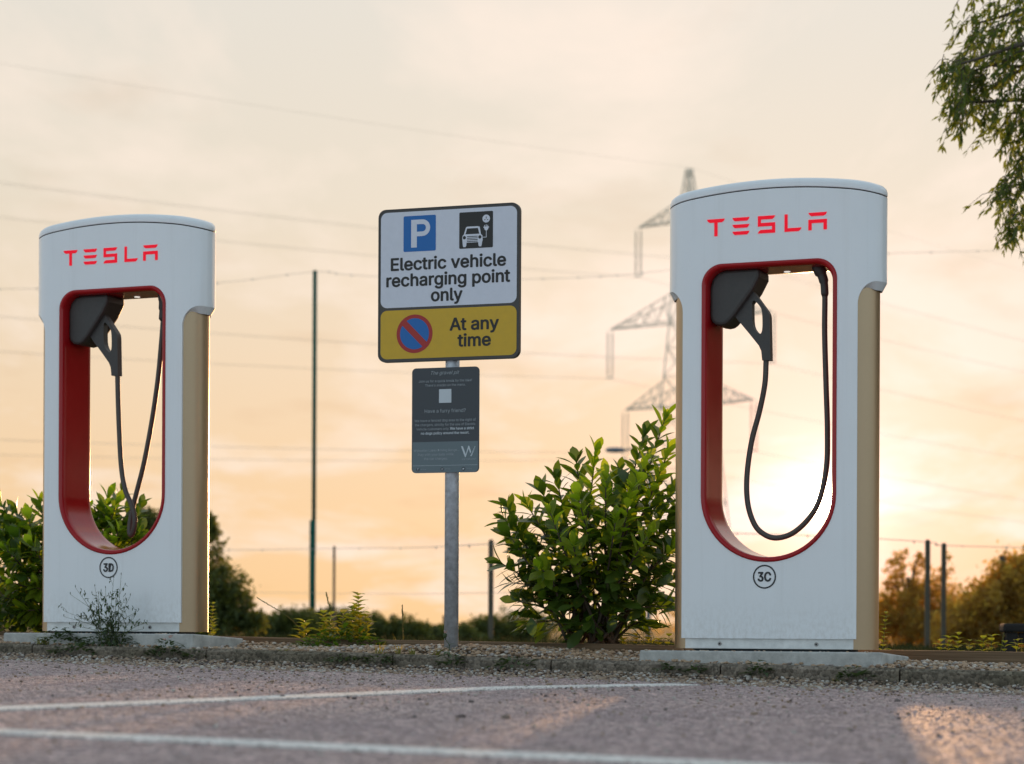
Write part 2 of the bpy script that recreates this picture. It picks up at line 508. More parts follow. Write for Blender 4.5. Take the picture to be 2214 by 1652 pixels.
def mat_ground(name, c1, c2, scale, rough=.9, bump=.6, bdist=.004, bscale=160., spec=.4, patch=None, CON=(.55, 1.5), coarse=0):
    m, nt, b = mat_new(name); N = nt.nodes.new; L = nt.links.new
    tc = N('ShaderNodeTexCoord')
    vo = N('ShaderNodeTexVoronoi'); vo.inputs['Scale'].default_value = bscale
    L(tc.outputs['Object'], vo.inputs['Vector'])
    no = N('ShaderNodeTexNoise'); no.inputs['Scale'].default_value = scale; no.inputs['Detail'].default_value = 8; no.inputs['Roughness'].default_value = .7
    L(tc.outputs['Object'], no.inputs['Vector'])
    mx = N('ShaderNodeMix'); mx.data_type = 'RGBA'; mx.inputs[6].default_value = rgba(c1); mx.inputs[7].default_value = rgba(c2)
    mr = N('ShaderNodeMapRange'); mr.inputs[1].default_value = .35; mr.inputs[2].default_value = .65
    L(no.outputs[0], mr.inputs[0]); L(mr.outputs[0], mx.inputs[0])
    sp = N('ShaderNodeSeparateColor'); L(vo.outputs['Color'], sp.inputs[0])
    m2 = N('ShaderNodeMapRange'); m2.inputs[3].default_value = CON[0]; m2.inputs[4].default_value = CON[1]
    L(sp.outputs[0], m2.inputs[0])
    mu = N('ShaderNodeMix'); mu.data_type = 'RGBA'; mu.blend_type = 'MULTIPLY'; mu.inputs[0].default_value = 1
    L(mx.outputs[2], mu.inputs[6]); L(m2.outputs[0], mu.inputs[7])
    colout = mu.outputs[2]
    if coarse:
        v2 = N('ShaderNodeTexVoronoi'); v2.inputs['Scale'].default_value = coarse
        L(tc.outputs['Object'], v2.inputs['Vector'])
        s2 = N('ShaderNodeSeparateColor'); L(v2.outputs['Color'], s2.inputs[0])
        r2_ = N('ShaderNodeMapRange'); r2_.inputs[3].default_value = .55; r2_.inputs[4].default_value = 1.42; L(s2.outputs[0], r2_.inputs[0])
        k2 = N('ShaderNodeMix'); k2.data_type = 'RGBA'; k2.blend_type = 'MULTIPLY'; k2.inputs[0].default_value = 1
        L(colout, k2.inputs[6]); L(r2_.outputs[0], k2.inputs[7]); colout = k2.outputs[2]
    if patch:
        n3 = N('ShaderNodeTexNoise'); n3.inputs['Scale'].default_value = 1.3; n3.inputs['Detail'].default_value = 4
        L(tc.outputs['Object'], n3.inputs['Vector'])
        m3 = N('ShaderNodeMapRange'); m3.inputs[1].default_value = .4; m3.inputs[2].default_value = .65; m3.inputs[3].default_value = 0; m3.inputs[4].default_value = .6
        L(n3.outputs[0], m3.inputs[0])
        m4 = N('ShaderNodeMix'); m4.data_type = 'RGBA'; L(m3.outputs[0], m4.inputs[0]); L(colout, m4.inputs[6])
        m5 = N('ShaderNodeMix'); m5.data_type = 'RGBA'; m5.blend_type = 'MULTIPLY'; m5.inputs[0].default_value = 1
        L(colout, m5.inputs[6]); m5.inputs[7].default_value = rgba(patch); L(m5.outputs[2], m4.inputs[7])
        colout = m4.outputs[2]
    L(colout, b.inputs['Base Color'])
    b.inputs['Roughness'].default_value = rough; b.inputs['Specular IOR Level'].default_value = spec
    bp = N('ShaderNodeBump'); bp.inputs['Strength'].default_value = bump; bp.inputs['Distance'].default_value = bdist
    ad = N('ShaderNodeMath'); ad.operation = 'ADD'
    iv = N('ShaderNodeMath'); iv.operation = 'SUBTRACT'; iv.inputs[0].default_value = 1.0; L(vo.outputs['Distance'], iv.inputs[1])
    L(iv.outputs[0], ad.inputs[0]); L(sp.outputs[1], ad.inputs[1])
    L(ad.outputs[0], bp.inputs['Height']); L(bp.outputs[0], b.inputs['Normal'])
    return m
M['asphalt'] = mat_ground('asphalt', (.36, .262, .248), (.46, .335, .312), 30., .66, 1.0, .012, 85., .42, (.74, .74, .82), (.35, 1.9), 42.)
M['soil'] = mat_ground('bed_soil', (.12, .09, .065), (.17, .13, .09), 30., .95, .8, .005, 120., .2)
M['field'] = mat_ground('rough_grass_ground', (.03, .042, .014), (.055, .06, .02), 3., .95, .3, .02, 12., .05)
M['kerb'] = mat_ground('kerb_concrete', (.13, .105, .08), (.23, .19, .15), 14., .9, .8, .004, 90., .25, (.5, .52, .38))
M['paint'] = mat_ground('line_paint', (.70, .66, .62), (.82, .78, .73), 60., .75, .7, .004, 150., .3, (.72, .70, .70))
def mat_stone(name, cols, rough=.7):
    m, nt, b = mat_new(name); N = nt.nodes.new; L = nt.links.new
    ge = N('ShaderNodeNewGeometry'); rp = N('ShaderNodeValToRGB'); rp.color_ramp.interpolation = 'CONSTANT'
    e = rp.color_ramp.elements
    for i, c in enumerate(cols):
        el = e[i] if i < 2 else e.new(.5)
        el.position = i / len(cols); el.color = rgba(c)
    L(ge.outputs['Random Per Island'], rp.inputs[0]); L(rp.outputs[0], b.inputs['Base Color'])
    b.inputs['Roughness'].default_value = rough
    return m
STONES = [(.36, .24, .15), (.45, .36, .27), (.28, .19, .13), (.55, .48, .40), (.40, .27, .17), (.24, .20, .18), (.50, .38, .26), (.33, .29, .26), (.62, .58, .54)]
M['stone'] = mat_stone('gravel_stone', STONES)
M['stone_road'] = mat_stone('road_gravel_stone', [(.22, .16, .12), (.40, .36, .31), (.14, .11, .10), (.50, .46, .41), (.30, .21, .14), (.18, .15, .14), (.36, .28, .21), (.58, .55, .52)])
def mat_timber():
    m, nt, b = mat_new('edging_timber'); N = nt.nodes.new; L = nt.links.new
    tc = N('ShaderNodeTexCoord'); mp = N('ShaderNodeMapping'); mp.inputs['Scale'].default_value = (1.2, 20, 60)
    L(tc.outputs['Object'], mp.inputs[0])
    no = N('ShaderNodeTexNoise'); no.inputs['Scale'].default_value = 2.2; no.inputs['Detail'].default_value = 6; L(mp.outputs[0], no.inputs['Vector'])
    rp = N('ShaderNodeValToRGB'); e = rp.color_ramp.elements
    e[0].position = .3; e[0].color = (.10, .062, .032, 1); e[1].position = .7; e[1].color = (.23, .15, .085, 1)
    L(no.outputs[0], rp.inputs[0]); L(rp.outputs[0], b.inputs['Base Color']); b.inputs['Roughness'].default_value = .85
    bp = N('ShaderNodeBump'); bp.inputs['Strength'].default_value = .5; bp.inputs['Distance'].default_value = .003
    L(no.outputs[0], bp.inputs['Height']); L(bp.outputs[0], b.inputs['Normal'])
    return m
M['timber'] = mat_timber()

# ------------------------------------------------------------------ the ground
def sheet(name, us, vs, zf, mat, kind='structure', smooth=True):
    vv = []; ff = []
    for v in vs:
        for u in us: vv.append(W(u, v, zf(u, v)))
    n = len(us)
    for j in range(len(vs) - 1):
        for i in range(n - 1): ff.append((j * n + i, j * n + i + 1, (j + 1) * n + i + 1, (j + 1) * n + i))
    o = MB().add(vv, ff, smooth).build(name, mat, fix=False)
    return tag(o, kind=kind)
KF, KB = -0.30, -0.175        # kerb front and back in v
BF = 0.42                     # timber edging front in v
road = sheet('road', [-40, -12, -6, -3, 0, 3, 6, 12, 40], [-60, -20, -8, -4, -1, KF + .02], lambda u, v: road_z(max(-6, min(6, u))), M['asphalt'])
tag(road, 'pinkish worn asphalt car park surface')
bed = sheet('planting_bed', [-40, -12, -6, -4, -2, 0, 2, 6, 12, 40], [KB - .02, -.05, .1, .3, BF + .02], lambda u, v: kerb_z(max(-6, min(6, u))) - .014 + .017 * max(0, min(1, (v - KB) / .45)) + .018 * math.exp(-((u + 1.3) / .5) ** 2), M['soil'])
tag(bed, 'soil bed under the gravel between kerb and timber')
def field_z(u, v):
    k = max(-6, min(6, u))
    z = board_z(k) - .14
    return z - .35 * min(1, max(0, (v - 6) / 40)) - .5 * min(1, max(0, (v - 46) / 400))
ground = sheet('ground', [-2500, -600, -150, -40, -12, -6, -3, 0, 3, 6, 12, 40, 150, 600, 2500], [BF + .03, 1, 2.5, 6, 15, 30, 46, 100, 250, 446, 1500, 4000], field_z, M['field'])
tag(ground, 'rough grassy ground reaching back to the horizon')

def marking(name, pts, w, label):
    vv = []
    for k, (u, v) in enumerate(pts):
        a = Vector(pts[max(0, k - 1)]); b = Vector(pts[min(len(pts) - 1, k + 1)])
        d = (b - a).normalized(); n = Vector((-d.y, d.x)) * w / 2
        for s in (1, -1): vv.append(W(u + n.x * s, v + n.y * s, road_z(u + n.x * s) + .004))
    n2 = len(vv)
    vv += [p - Vector((0, 0, .006)) for p in vv]
    ff = [(2 * i, 2 * i + 2, 2 * i + 3, 2 * i + 1) for i in range(len(pts) - 1)]
    for i in range(len(pts) - 1):
        for k in (0, 1): ff.append((2 * i + k, 2 * i + 2 + k, 2 * i + 2 + k + n2, 2 * i + k + n2))
    o = MB().add(vv, ff).build(name, M['paint'], fix=False)
    me = o.data
    if me.polygons[0].normal.z < 0:
        bm = bmesh.new(); bm.from_mesh(me); bmesh.ops.reverse_faces(bm, faces=bm.faces); bm.to_mesh(me); bm.free()
    return tag(o, label, kind='structure')
marking('road_marking', [(-.82, -5.14), (-.665, -4.411), (-.50, -3.0), (-.38, -1.80), (-.20, -1.25), (-.06, -.86)], .13, 'white bay divider line running up to the kerb by the right charger')
marking('road_marking', [(-8, -5.22), (-2, -5.22), (0, -5.24), (1.35, -5.20), (3, -5.21), (8, -5.21)], .13, 'white line closing the bays, across the foreground')

# kerb of separate stones
kerb = tag(empty('kerb', W(0, KF, 0), ROT), 'weathered concrete kerb of long edging stones', kind='structure')
rk = random.Random(4)
joints = [-8.9, -7.98, -7.06, -6.15, -5.23, -4.315, -3.4, -2.485, -1.57, -.84, -.105, .626, 1.54, 2.455, 3.37, 4.28, 5.2]
for a, b in zip(joints[:-1], joints[1:]):
    mb = MB(); g = .004
    z0a, z0b = -.25, -.25
    ta, tb = kerb_z(a) + rk.uniform(-.003, .003), kerb_z(b) + rk.uniform(-.003, .003)
    n = 9
    vs = []; fs = []
    for i in range(n):
        t = i / (n - 1); u = a + g + (b - a - 2 * g) * t; top = ta + (tb - ta) * t
        jig = lambda s: rk.uniform(-s, s)
        vs += [(u, 0 + jig(.0015), -.2), (u, 0 + jig(.002), top - .012 + jig(.0025)), (u, .010 + jig(.002), top + jig(.0018)), (u, .112, top + jig(.0018)), (u, .125, top - .01), (u, .125, -.2)]
    for i in range(n - 1):
        for k in range(5): fs.append((i * 6 + k, (i + 1) * 6 + k, (i + 1) * 6 + k + 1, i * 6 + k + 1))
    fs += [tuple(range(6)), tuple(reversed(range((n - 1) * 6, n * 6)))]
    mb.add(vs, fs).build('kerb_stone', M['kerb'], kerb)

# timber edging boards behind the gravel
edging = tag(empty('timber_edging', W(0, BF, 0), ROT), 'low brown timber board edging behind the gravel bed', 'edging')
for a, b in ((-8.0, -5.3), (-5.3, -2.9), (-2.9, -.5), (-.5, 1.9), (1.9, 4.3)):
    n = 7; vs = []; fs = []
    for i in range(n):
        u = a + .003 + (b - a - .006) * i / (n - 1); t = board_z(u) + rk.uniform(-.002, .002)
        vs += [(u, 0, t - .16), (u, 0, t), (u, .04, t), (u, .04, t - .16)]
    for i in range(n - 1):
        for k in range(4): fs.append((i * 4 + k, (i + 1) * 4 + k, (i + 1) * 4 + (k + 1) % 4, i * 4 + (k + 1) % 4))
    fs += [(0, 1, 2, 3), (4 * n - 1, 4 * n - 2, 4 * n - 3, 4 * n - 4)]
    MB().add(vs, fs).build('board', M['timber'], edging, bevel=.003)

# ------------------------------------------------------------------ gravel
rg = np.random.default_rng(7)
def stone_template(seed, sub=1):
    bm = bmesh.new(); bmesh.ops.create_icosphere(bm, subdivisions=sub, radius=1.0)
    r = random.Random(seed)
    for v in bm.verts:
        v.co *= r.uniform(.72, 1.18)
    tv = [tuple(v.co) for v in bm.verts]; tf = [tuple(x.index for x in f.verts) for f in bm.faces]
    bm.free(); return tv, tf
def stones(name, pos, sizes, mat, label, flat_=.6):
    parts_v = []; parts_f = []; base = 0
    which = rg.integers(0, 5, len(pos))
    for k in range(5):
        idx = np.where(which == k)[0]
        if not len(idx): continue
        tv, tf = stone_template(k + 11)
        tv = np.array(tv); tf = np.array(tf)
        n = len(idx)
        a = rg.uniform(0, 6.28, n); t = rg.normal(0, .35, n)
        ca, sa, ct, st = np.cos(a), np.sin(a), np.cos(t), np.sin(t)
        Rz = np.zeros((n, 3, 3)); Rz[:, 0, 0] = ca; Rz[:, 0, 1] = -sa; Rz[:, 1, 0] = sa; Rz[:, 1, 1] = ca; Rz[:, 2, 2] = 1
        Rx = np.zeros((n, 3, 3)); Rx[:, 0, 0] = 1; Rx[:, 1, 1] = ct; Rx[:, 1, 2] = -st; Rx[:, 2, 1] = st; Rx[:, 2, 2] = ct
        S = np.zeros((n, 3, 3)); S[:, 0, 0] = sizes[idx] * rg.uniform(.8, 1.35, n); S[:, 1, 1] = sizes[idx]; S[:, 2, 2] = sizes[idx] * rg.uniform(flat_ * .7, flat_ * 1.25, n)
        T = Rx @ Rz @ S
        v = np.einsum('nij,kj->nki', T, tv) + pos[idx][:, None, :]
        f = (tf[None] + (np.arange(n) * len(tv))[:, None, None]).reshape(-1, 3) + base
        parts_v.append(v.reshape(-1, 3)); parts_f.append(f); base += n * len(tv)
    me = np_mesh(name, np.concatenate(parts_v), np.concatenate(parts_f), True)
    return tag(link(name, me, mat), label, kind='stuff')
def to_world(u, v, z):
    u, v, z = map(np.asarray, (u, v, z))
    return np.stack([CR.x + U.x * u + V.x * v, CR.y + U.y * u + V.y * v, z], 1)
# in the bed
n = 15000
u = rg.uniform(-5.2, 2.6, n); v = rg.uniform(KB + .005, BF - .01, n)
mound = .020 * np.exp(-((u + 1.3) / .5) ** 2) + .010 * np.sin(u * 3.1) * np.sin(v * 7 + 1)
ok = np.ones(n, bool)
for c in (0, -3.171):      # none inside the plinths
    ok &= ~((np.abs(u - c + .009) < .51) & (v > -.105) & (v < .335))
edge = np.clip((v - KB) / .1, 0, 1)
z = 0.1435 - .0161 * u + rg.uniform(-.012, .010, n) + mound * edge - .006 + .017 * np.clip((v - KB) / .45, 0, 1)
sz = rg.uniform(.006, .0125, n)
pu = np.concatenate([rg.uniform(-.5, .48, 60), rg.uniform(-3.67, -2.69, 60)]); pv = -.105 + np.abs(rg.normal(0, .03, 120))   # a few lie on the plinths
pz = .2009 - .0174 * np.where(pu > -1.5, 0, -3.171) - .006 - .05 * (pv + .11)
keep = pv < -.012
gpos = np.concatenate([to_world(u, v, z)[ok], to_world(pu, pv, pz)[keep]]); sz = np.concatenate([sz[ok], rg.uniform(.003, .008, 120)[keep]])
stones('gravel', gpos, sz, M['stone'], 'tan and cream gravel filling the bed behind the kerb')
# along the kerb foot on the road
n = 9000
u = rg.uniform(-5.2, 2.6, n); v = KF - np.abs(rg.normal(0, .20, n)) * (1 + .35 * np.sin(u * 2.3)) - .003
hump = .026 * np.exp(-((KF - v) / .12) ** 2)
z = .072 - .0174 * u + hump * rg.uniform(.2, 1.0, n) + .001
stones('roadside_gravel', to_world(u, v, z), rg.uniform(.004, .0105, n), M['stone_road'], 'scattered pale gravel drifted along the foot of the kerb')
n = 2300
u = rg.uniform(-4.5, 3, n); v = KF - .25 - rg.gamma(1.3, 1.3, n)
z = .072 - .0174 * u + .003
s = rg.uniform(.0025, .0065, n); s[rg.random(n) < .04] *= 2.2
stones('loose_stones', to_world(u, v, z), s, M['stone_road'], 'loose pebbles lying about on the asphalt')

# coarse aggregate standing proud of the tarmac
M['grit'] = mat_stone('tarmac_aggregate', [(.30, .22, .21), (.44, .33, .31), (.20, .15, .15), (.37, .27, .26), (.13, .10, .10), (.50, .42, .39), (.33, .24, .24)], .75)
n = 30000
X_ = rg.uniform(-1, 1, n); Y_ = 3.6 + 5.6 * rg.random(n) ** .8
X_ = X_ * (.235 * Y_)
du = (X_ - CR.x) * U.x + (Y_ - CR.y) * U.y; dv = (X_ - CR.x) * V.x + (Y_ - CR.y) * V.y
keep = dv < KF - .02
gp = np.stack([X_, Y_, .072 - .0174 * np.clip(du, -6, 6) - .0004], 1)[keep]
stones('tarmac_aggregate', gp, rg.uniform(.0022, .0048, n)[keep], M['grit'], 'coarse pinkish aggregate standing proud of the tarmac', .55)

# ------------------------------------------------------------------ plinths
def plinth(C, u0, label):
    b = BASE(u0)
    root = tag(empty('concrete_plinth', (C.x, C.y, b), ROT), label, 'plinth', 'concrete plinths under the chargers')
    y0, y1 = -.11, .34
    zt0, zt1 = -.006, -.028
    vs = [(-.524, y0, -.16), (.506, y0, -.16), (.515, y1, -.16), (-.524, y1, -.16), (-.519, y0, zt0), (.506, y0, zt0), (.515, y1, zt1), (-.519, y1, zt1)]
    fs = [(0, 1, 5, 4), (1, 2, 6, 5), (2, 3, 7, 6), (3, 0, 4, 7), (4, 5, 6, 7), (3, 2, 1, 0)]
    MB().add(vs, fs).build('slab', M['concrete'], root, bevel=.006)
    return root
def BASE(u): return .2009 - .0174 * u
plinth(CR, 0, 'pale concrete plinth under the charger numbered 3C')
plinth(CL, -3.171, 'pale concrete plinth under the charger numbered 3D')

# ------------------------------------------------------------------ chargers
HW, FX, ELX, ELV = .29, .335, .13, .12
def p_to_xv(p):
    s = 1 if p >= 0 else -1; a = abs(p)
    if a <= FX: return p, 0.0
    th = min(1, (a - FX) / .2) * math.pi / 2
    return s * (FX + ELX * math.sin(th)), ELV * (1 - math.cos(th))
def x_to_p(x): return FX + .2 * math.asin((x - FX) / ELX) / (math.pi / 2)
def seam_z(x): return 1.902 - .047 * (x / .465) ** 2
def opening(off, n=16):
    w = HW - off; zt = 1.604 - off; r = .088 - off * .6; zb = .361 + off; zc = .64
    out = []
    for k in range(n + 1):
        a = rad(90 * k / n); out.append((w - r + r * math.cos(a), zt - r + r * math.sin(a)))
    for k in range(n + 1):
        a = rad(90 + 90 * k / n); out.append((-w + r + r * math.cos(a), zt - r + r * math.sin(a)))
    for k in range(1, 8): out.append((-w, zt - r + (zc - zt + r) * k / 8))
    for k in range(2 * n + 1):
        a = rad(180 + 180 * k / (2 * n)); out.append((w * math.cos(a), zc + (zc - zb) * math.sin(a)))
    for k in range(1, 8): out.append((w, zc + (zt - r - zc) * k / 8))
    return out
def shell_mesh():
    pe = x_to_p(.374); pm = .535
    ol = [(-pe + 2 * pe * k / 24, .045) for k in range(25)]
    ol += [(pe, .045 + (1.41 - .045) * k / 20) for k in range(1, 21)]
    for k in range(1, 11):
        a = rad(90 * k / 10); ol.append((pe + .085 * (1 - math.cos(a)), 1.41 + .095 * math.sin(a)))
    q = ol[-1][0]
    ol += [(q + (pm - q) * k / 6, 1.505) for k in range(1, 7)]
    ol += [(pm, 1.505 + (seam_z(.465) - 1.505) * k / 8) for k in range(1, 9)]
    nrim = len(ol)
    right = [p for p in ol if p[0] > pe - 1e-6 and p != ol[0]]
    seam = [(pm - 2 * pm * k / 60) for k in range(1, 60)]
    ol += [(p, seam_z(p_to_xv(p)[0])) for p in seam]
    left = [(-p, z) for p, z in reversed(right)]
    ol += left[:-1] if abs(left[-1][1] - .045) < 1e-6 else left
    hole = opening(0)
    grid = []
    ps = [-.5 + .0333 * k for k in range(31)]
    zs = [.1 + .07 * k for k in range(27)]
    def far(poly, x, y, d=.012): return all((x - a) ** 2 + (y - b) ** 2 > d * d for a, b in poly)
    for p in ps:
        for zz in zs:
            if inside(ol, p, zz) and not inside(hole, p, zz) and far(ol, p, zz) and far(hole, p, zz): grid.append((p, zz))
    rv, fs = fill2d(ol, [hole], grid)
    mb = MB()
    fs = [f if (rv[f[1]] - rv[f[0]]).cross(rv[f[2]] - rv[f[0]]) > 0 else tuple(reversed(f)) for f in fs]
    vs = []
    for p in rv:
        x, v = p_to_xv(p.x); vs.append((x, v, p.y))
    mb.add(vs, fs, True)
    # turned-in rim along the free edges
    rim = ol[:nrim]; rim = left + rim[1:]
    a = []; b = []
    for p, zz in rim:
        x, v = p_to_xv(p)
        a.append((x, v, zz))
        if abs(x) > .36:
            cx = math.copysign(.325, x); d = Vector((cx - x, .12 - v)); d.normalize()
            k = .03
            b.append((x + d.x * k * .6, v + abs(d.y) * k + .012 * (abs(x) < .4), zz - (.034 * min(1, max(0, (abs(x) - .385) / .06)) if zz > 1.42 else 0)))
        else: b.append((x, v + .02, zz))
    n = len(a)
    mb.add(a + b, [(i, i + n, i + n + 1, i + 1) for i in range(n - 1)], False)
    return mb
SHELL = None
def mirror_back(mb):
    m = MB(); m.v = [(x, .24 - y, z) for x, y, z in mb.v]; m.f = [tuple(reversed(f)) for f in mb.f]; m.sm = list(mb.sm); return m
def plan(inset=0.0, n=18):
    pts = []
    for k in range(25): pts.append((-FX + 2 * FX * k / 24, 0 + inset))
    for k in range(1, n): 
        th = math.pi * k / n; pts.append((FX + (ELX - inset) * math.sin(th), .12 - (ELV - inset) * math.cos(th)))
    for k in range(25): pts.append((FX - 2 * FX * k / 24, .24 - inset))
    for k in range(1, n):
        th = math.pi * k / n; pts.append((-FX - (ELX - inset) * math.sin(th), .12 + (ELV - inset) * math.cos(th)))
    return pts
def ring_loft(rings, cap_last=True, cap_first=False):
    mb = MB(); n = len(rings[0]); vs = [p for r in rings for p in r]; fs = []
    for j in range(len(rings) - 1):
        for i in range(n): fs.append((j * n + i, j * n + (i + 1) % n, (j + 1) * n + (i + 1) % n, (j + 1) * n + i))
    mb.add(vs, fs, True)
    if cap_last:
        # strips across the plan keep the arched top smooth
        last = rings[-1]; b = (len(rings) - 1) * n
        i, j = 0, n - 1
        order_f = list(range(0, n // 2)); order_b = list(range(n - 1, n // 2 - 1, -1))
        k = min(len(order_f), len(order_b))
        for t in range(k - 1):
            f = (b + order_f[t], b + order_f[t + 1], b + order_b[t + 1], b + order_b[t])
            mb.f.append(f); mb.sm.append(True)
    return mb
GLYPHS = {
    'T': [[(0, 1), (1, 1), (.93, .86), (.83, .80), (.60, .80), (.60, 0), (.42, 0), (.42, .80), (.17, .80), (.07, .86)]],
    'E': [[(0, y + .20), (1, y + .20), (.93, y + .06), (.85, y), (.15, y), (.07, y + .06)] for y in (.80, .40, 0.0)],
    'S': [[(0, 1), (1, 1), (.93, .87), (.83, .80), (.18, .80), (.18, .60), (1, .60), (1, 0), (0, 0), (.07, .13), (.17, .20), (.82, .20), (.82, .40), (0, .40)]],
    'L': [[(0, 1), (.18, 1), (.18, .20), (1, .20), (.93, .07), (.83, 0), (0, 0)]],
    'A': [[(0, 1), (1, 1), (.93, .86), (.83, .80), (.17, .80), (.07, .86)], [(0, .60), (1, .60), (1, 0), (.82, 0), (.82, .40), (.18, .40), (.18, 0), (0, 0)]],
}
GX = [('T', -.268, -.190), ('E', -.157, -.083), ('S', -.047, .027), ('L', .067, .139), ('A', .168, .246)]
def charger(C, u0, number, cable_pts, gland, label):
    global SHELL
    root = tag(empty('charging_post', (C.x, C.y, BASE(u0)), ROT), label, 'charger', 'electric car chargers standing in a row')
    if SHELL is None:
        mb = shell_mesh(); bk = mirror_back(mb)
        parts = {}
        parts['front_shell'] = (mb.mesh('front_shell'), M['white'])
        parts['rear_shell'] = (bk.mesh('rear_shell'), M['white'])
        # cap
        def rg_(inset, dz): return [(x, y, seam_z(x) + dz) for x, y in plan(inset)]
        parts['cap'] = (ring_loft([rg_(.012, .005), rg_(.0005, .005), rg_(0, .007), rg_(0, .022), rg_(.004, .034), rg_(.014, .042), rg_(.03, .0455), rg_(.05, .0465)]).mesh('cap'), M['white'])
        parts['cap_joint'] = (ring_loft([rg_(.008, -.03), rg_(.008, .012)], cap_last=False).mesh('cap_joint'), M['seam'])
        # red liner of the opening
        rings = []
        prof = [(0.0, .002), (.001, -.003), (.005, -.006), (.011, -.0055), (.016, -.002), (.020, .005), (.022, .016)]
        prof += [(.022, .04), (.022, .08), (.022, .12), (.022, .16), (.022, .20)] + [(o, .24 - v) for o, v in reversed(prof)]
        rings = [[(x, v, z) for x, z in opening(o)] for o, v in prof]
        lin = ring_loft(rings, cap_last=False); lin.f = [tuple(reversed(f)) for f in lin.f]
        parts['opening_liner'] = (lin.mesh('opening_liner'), M['red'])
        for s in (1, -1):
            n = 28; vs = []; fs = []
            for k in range(n + 1):
                a = rad(-76 + 152 * k / n)
                for z in (0.002, .8, 1.56): vs.append((s * (.328 + .108 * math.cos(a)), .12 + .108 * math.sin(a), z))
            for k in range(n):
                for j in range(2): fs.append((k * 3 + j, (k + 1) * 3 + j, (k + 1) * 3 + j + 1, k * 3 + j + 1))
            m_ = MB().add(vs, fs if s > 0 else [tuple(reversed(f)) for f in fs], True)
            parts['side_column' + ('' if s > 0 else '#')] = (m_.mesh('side_column'), M['bronze'])
        SHELL = parts
    for k, (me, mt) in SHELL.items(): link(k.rstrip('#'), me, mt, root)
    # skirt with two bolts
    sk = MB().box(-.360, .360, .012, .228, .002, .050).build('base_skirt', M['white_base'], root, bevel=.003)
    MB().box(-.33, .33, .03, .21, -.03, .01).build('foot', M['seam'], root)
    for x in (-.2075, .2065):
        b = MB()
        b.tube([(x, .0125, .0225), (x, .0085, .0225)], .0085, 20).build('bolt', M['bolt'], sk)
        MB().tube([(x, .0090, .0225), (x, .0065, .0225)], .0042, 6).build('bolt_head', M['seam'], sk)
    # logo letters, cut proud of the shell
    for ch, x0, x1 in GX:
        mb = MB()
        for poly in GLYPHS[ch]:
            pts = [(x0 + (x1 - x0) * a, 1.7195 + .0715 * b) for a, b in poly]
            rv, fs = fill2d(pts)
            fs = [f if (rv[f[1]] - rv[f[0]]).cross(rv[f[2]] - rv[f[0]]) > 0 else tuple(reversed(f)) for f in fs]
            mb.add([(p.x, -.0022, p.y) for p in rv], fs)
            n = len(pts); mb.add([(x, -.0022, z) for x, z in pts] + [(x, .001, z) for x, z in pts], [(i, i + n, (i + 1) % n + n, (i + 1) % n) for i in range(n)])
        mb.build('logo_letter', M['logo'], root, fix=True)
    # number in its ring
    ring = flat('number_ring', disc(-.012, .3005, .0495, 48), [disc(-.012, .3005, .0435, 48)], -.0016, M['ink'], root)
    text_part('number_lettering', number, -.012, .3005 - .0185, .054, -.0018, M['ink'], ring, bold=.0022, height=.037)
    # ceiling lamp in the opening
    MB().tube([(.03, .17, 1.586), (.03, .17, 1.580)], [.016, .013], 20).build('downlight', M['lens'], root)
    # holster, plug handle and cable
    hol = [(-.269, 1.5077), (-.2686, 1.395), (-.262, 1.373), (-.2450, 1.358), (-.222, 1.3538), (-.203, 1.357), (-.1883, 1.3664), (-.1632, 1.3934), (-.0842, 1.4941), (-.0553, 1.5487), (-.056, 1.583), (-.20, 1.583), (-.235, 1.575), (-.259, 1.548)]
    MB().prism(hol, .045, .20).build('holster', M['plastic'], root, bevel=.012)
    hnd = [(-.1811, 1.4182), (-.1684, 1.3934), (-.105, 1.3178), (-.0629, 1.2657), (-.0524, 1.2431), (-.048, 1.2035), (-.0118, 1.2021), (-.0145, 1.3059), (-.0165, 1.3823), (-.0195, 1.397), (-.0272, 1.4108), (-.0870, 1.4923), (-.125, 1.512)]
    hole = [(-.0922, 1.4462), (-.0826, 1.4537), (-.0574, 1.4263), (-.0489, 1.3958), (-.0486, 1.3314), (-.0611, 1.3151), (-.0884, 1.3513)]
    hole = [(p.x, p.y) for p in catmull([Vector((a, b)) for a, b in hole + hole[:1]], 4)[:-1]]
    flat('plug_handle', hnd, [hole], .072, M['plastic'], root, thick=.036)
    h = root.children[-1]; m = h.modifiers.new('weld', 'WELD'); m.merge_threshold = .0002
    m = h.modifiers.new('bevel', 'BEVEL'); m.width = .006; m.segments = 2; m.limit_method = 'ANGLE'; m.angle_limit = rad(40)
    MB().tube(catmull(cable_pts, 8), .0118, 12).build('cable', M['cable'], root)
    MB().tube(catmull(gland[0], 5), gland[1], 12).build('cable_gland', M['plastic'], root, fix=True)
    return root
cabR = [(-.031, .09, 1.215), (-.0359, .09, 1.2042), (-.0414, .092, 1.1079), (-.0669, .10, .9928), (-.1005, .10, .8681), (-.12, .10, .7233), (-.1154, .10, .6071), (-.0848, .10, .5195), (-.0385, .10, .4765), (.0155, .10, .4643), (.081, .10, .4848), (.146, .10, .5415), (.1929, .10, .6212), (.2217, .10, .7545), (.225, .10, .9072), (.2182, .10, 1.0986), (.2114, .10, 1.3091), (.2116, .10, 1.4619), (.2055, .10, 1.5197), (.1809, .10, 1.578)]
gR = ([(.212, .10, 1.46), (.208, .10, 1.515), (.198, .10, 1.55), (.178, .10, 1.59)], [.0125] + [.0165] * 5 + [.020] * 5 + [.026] * 5)
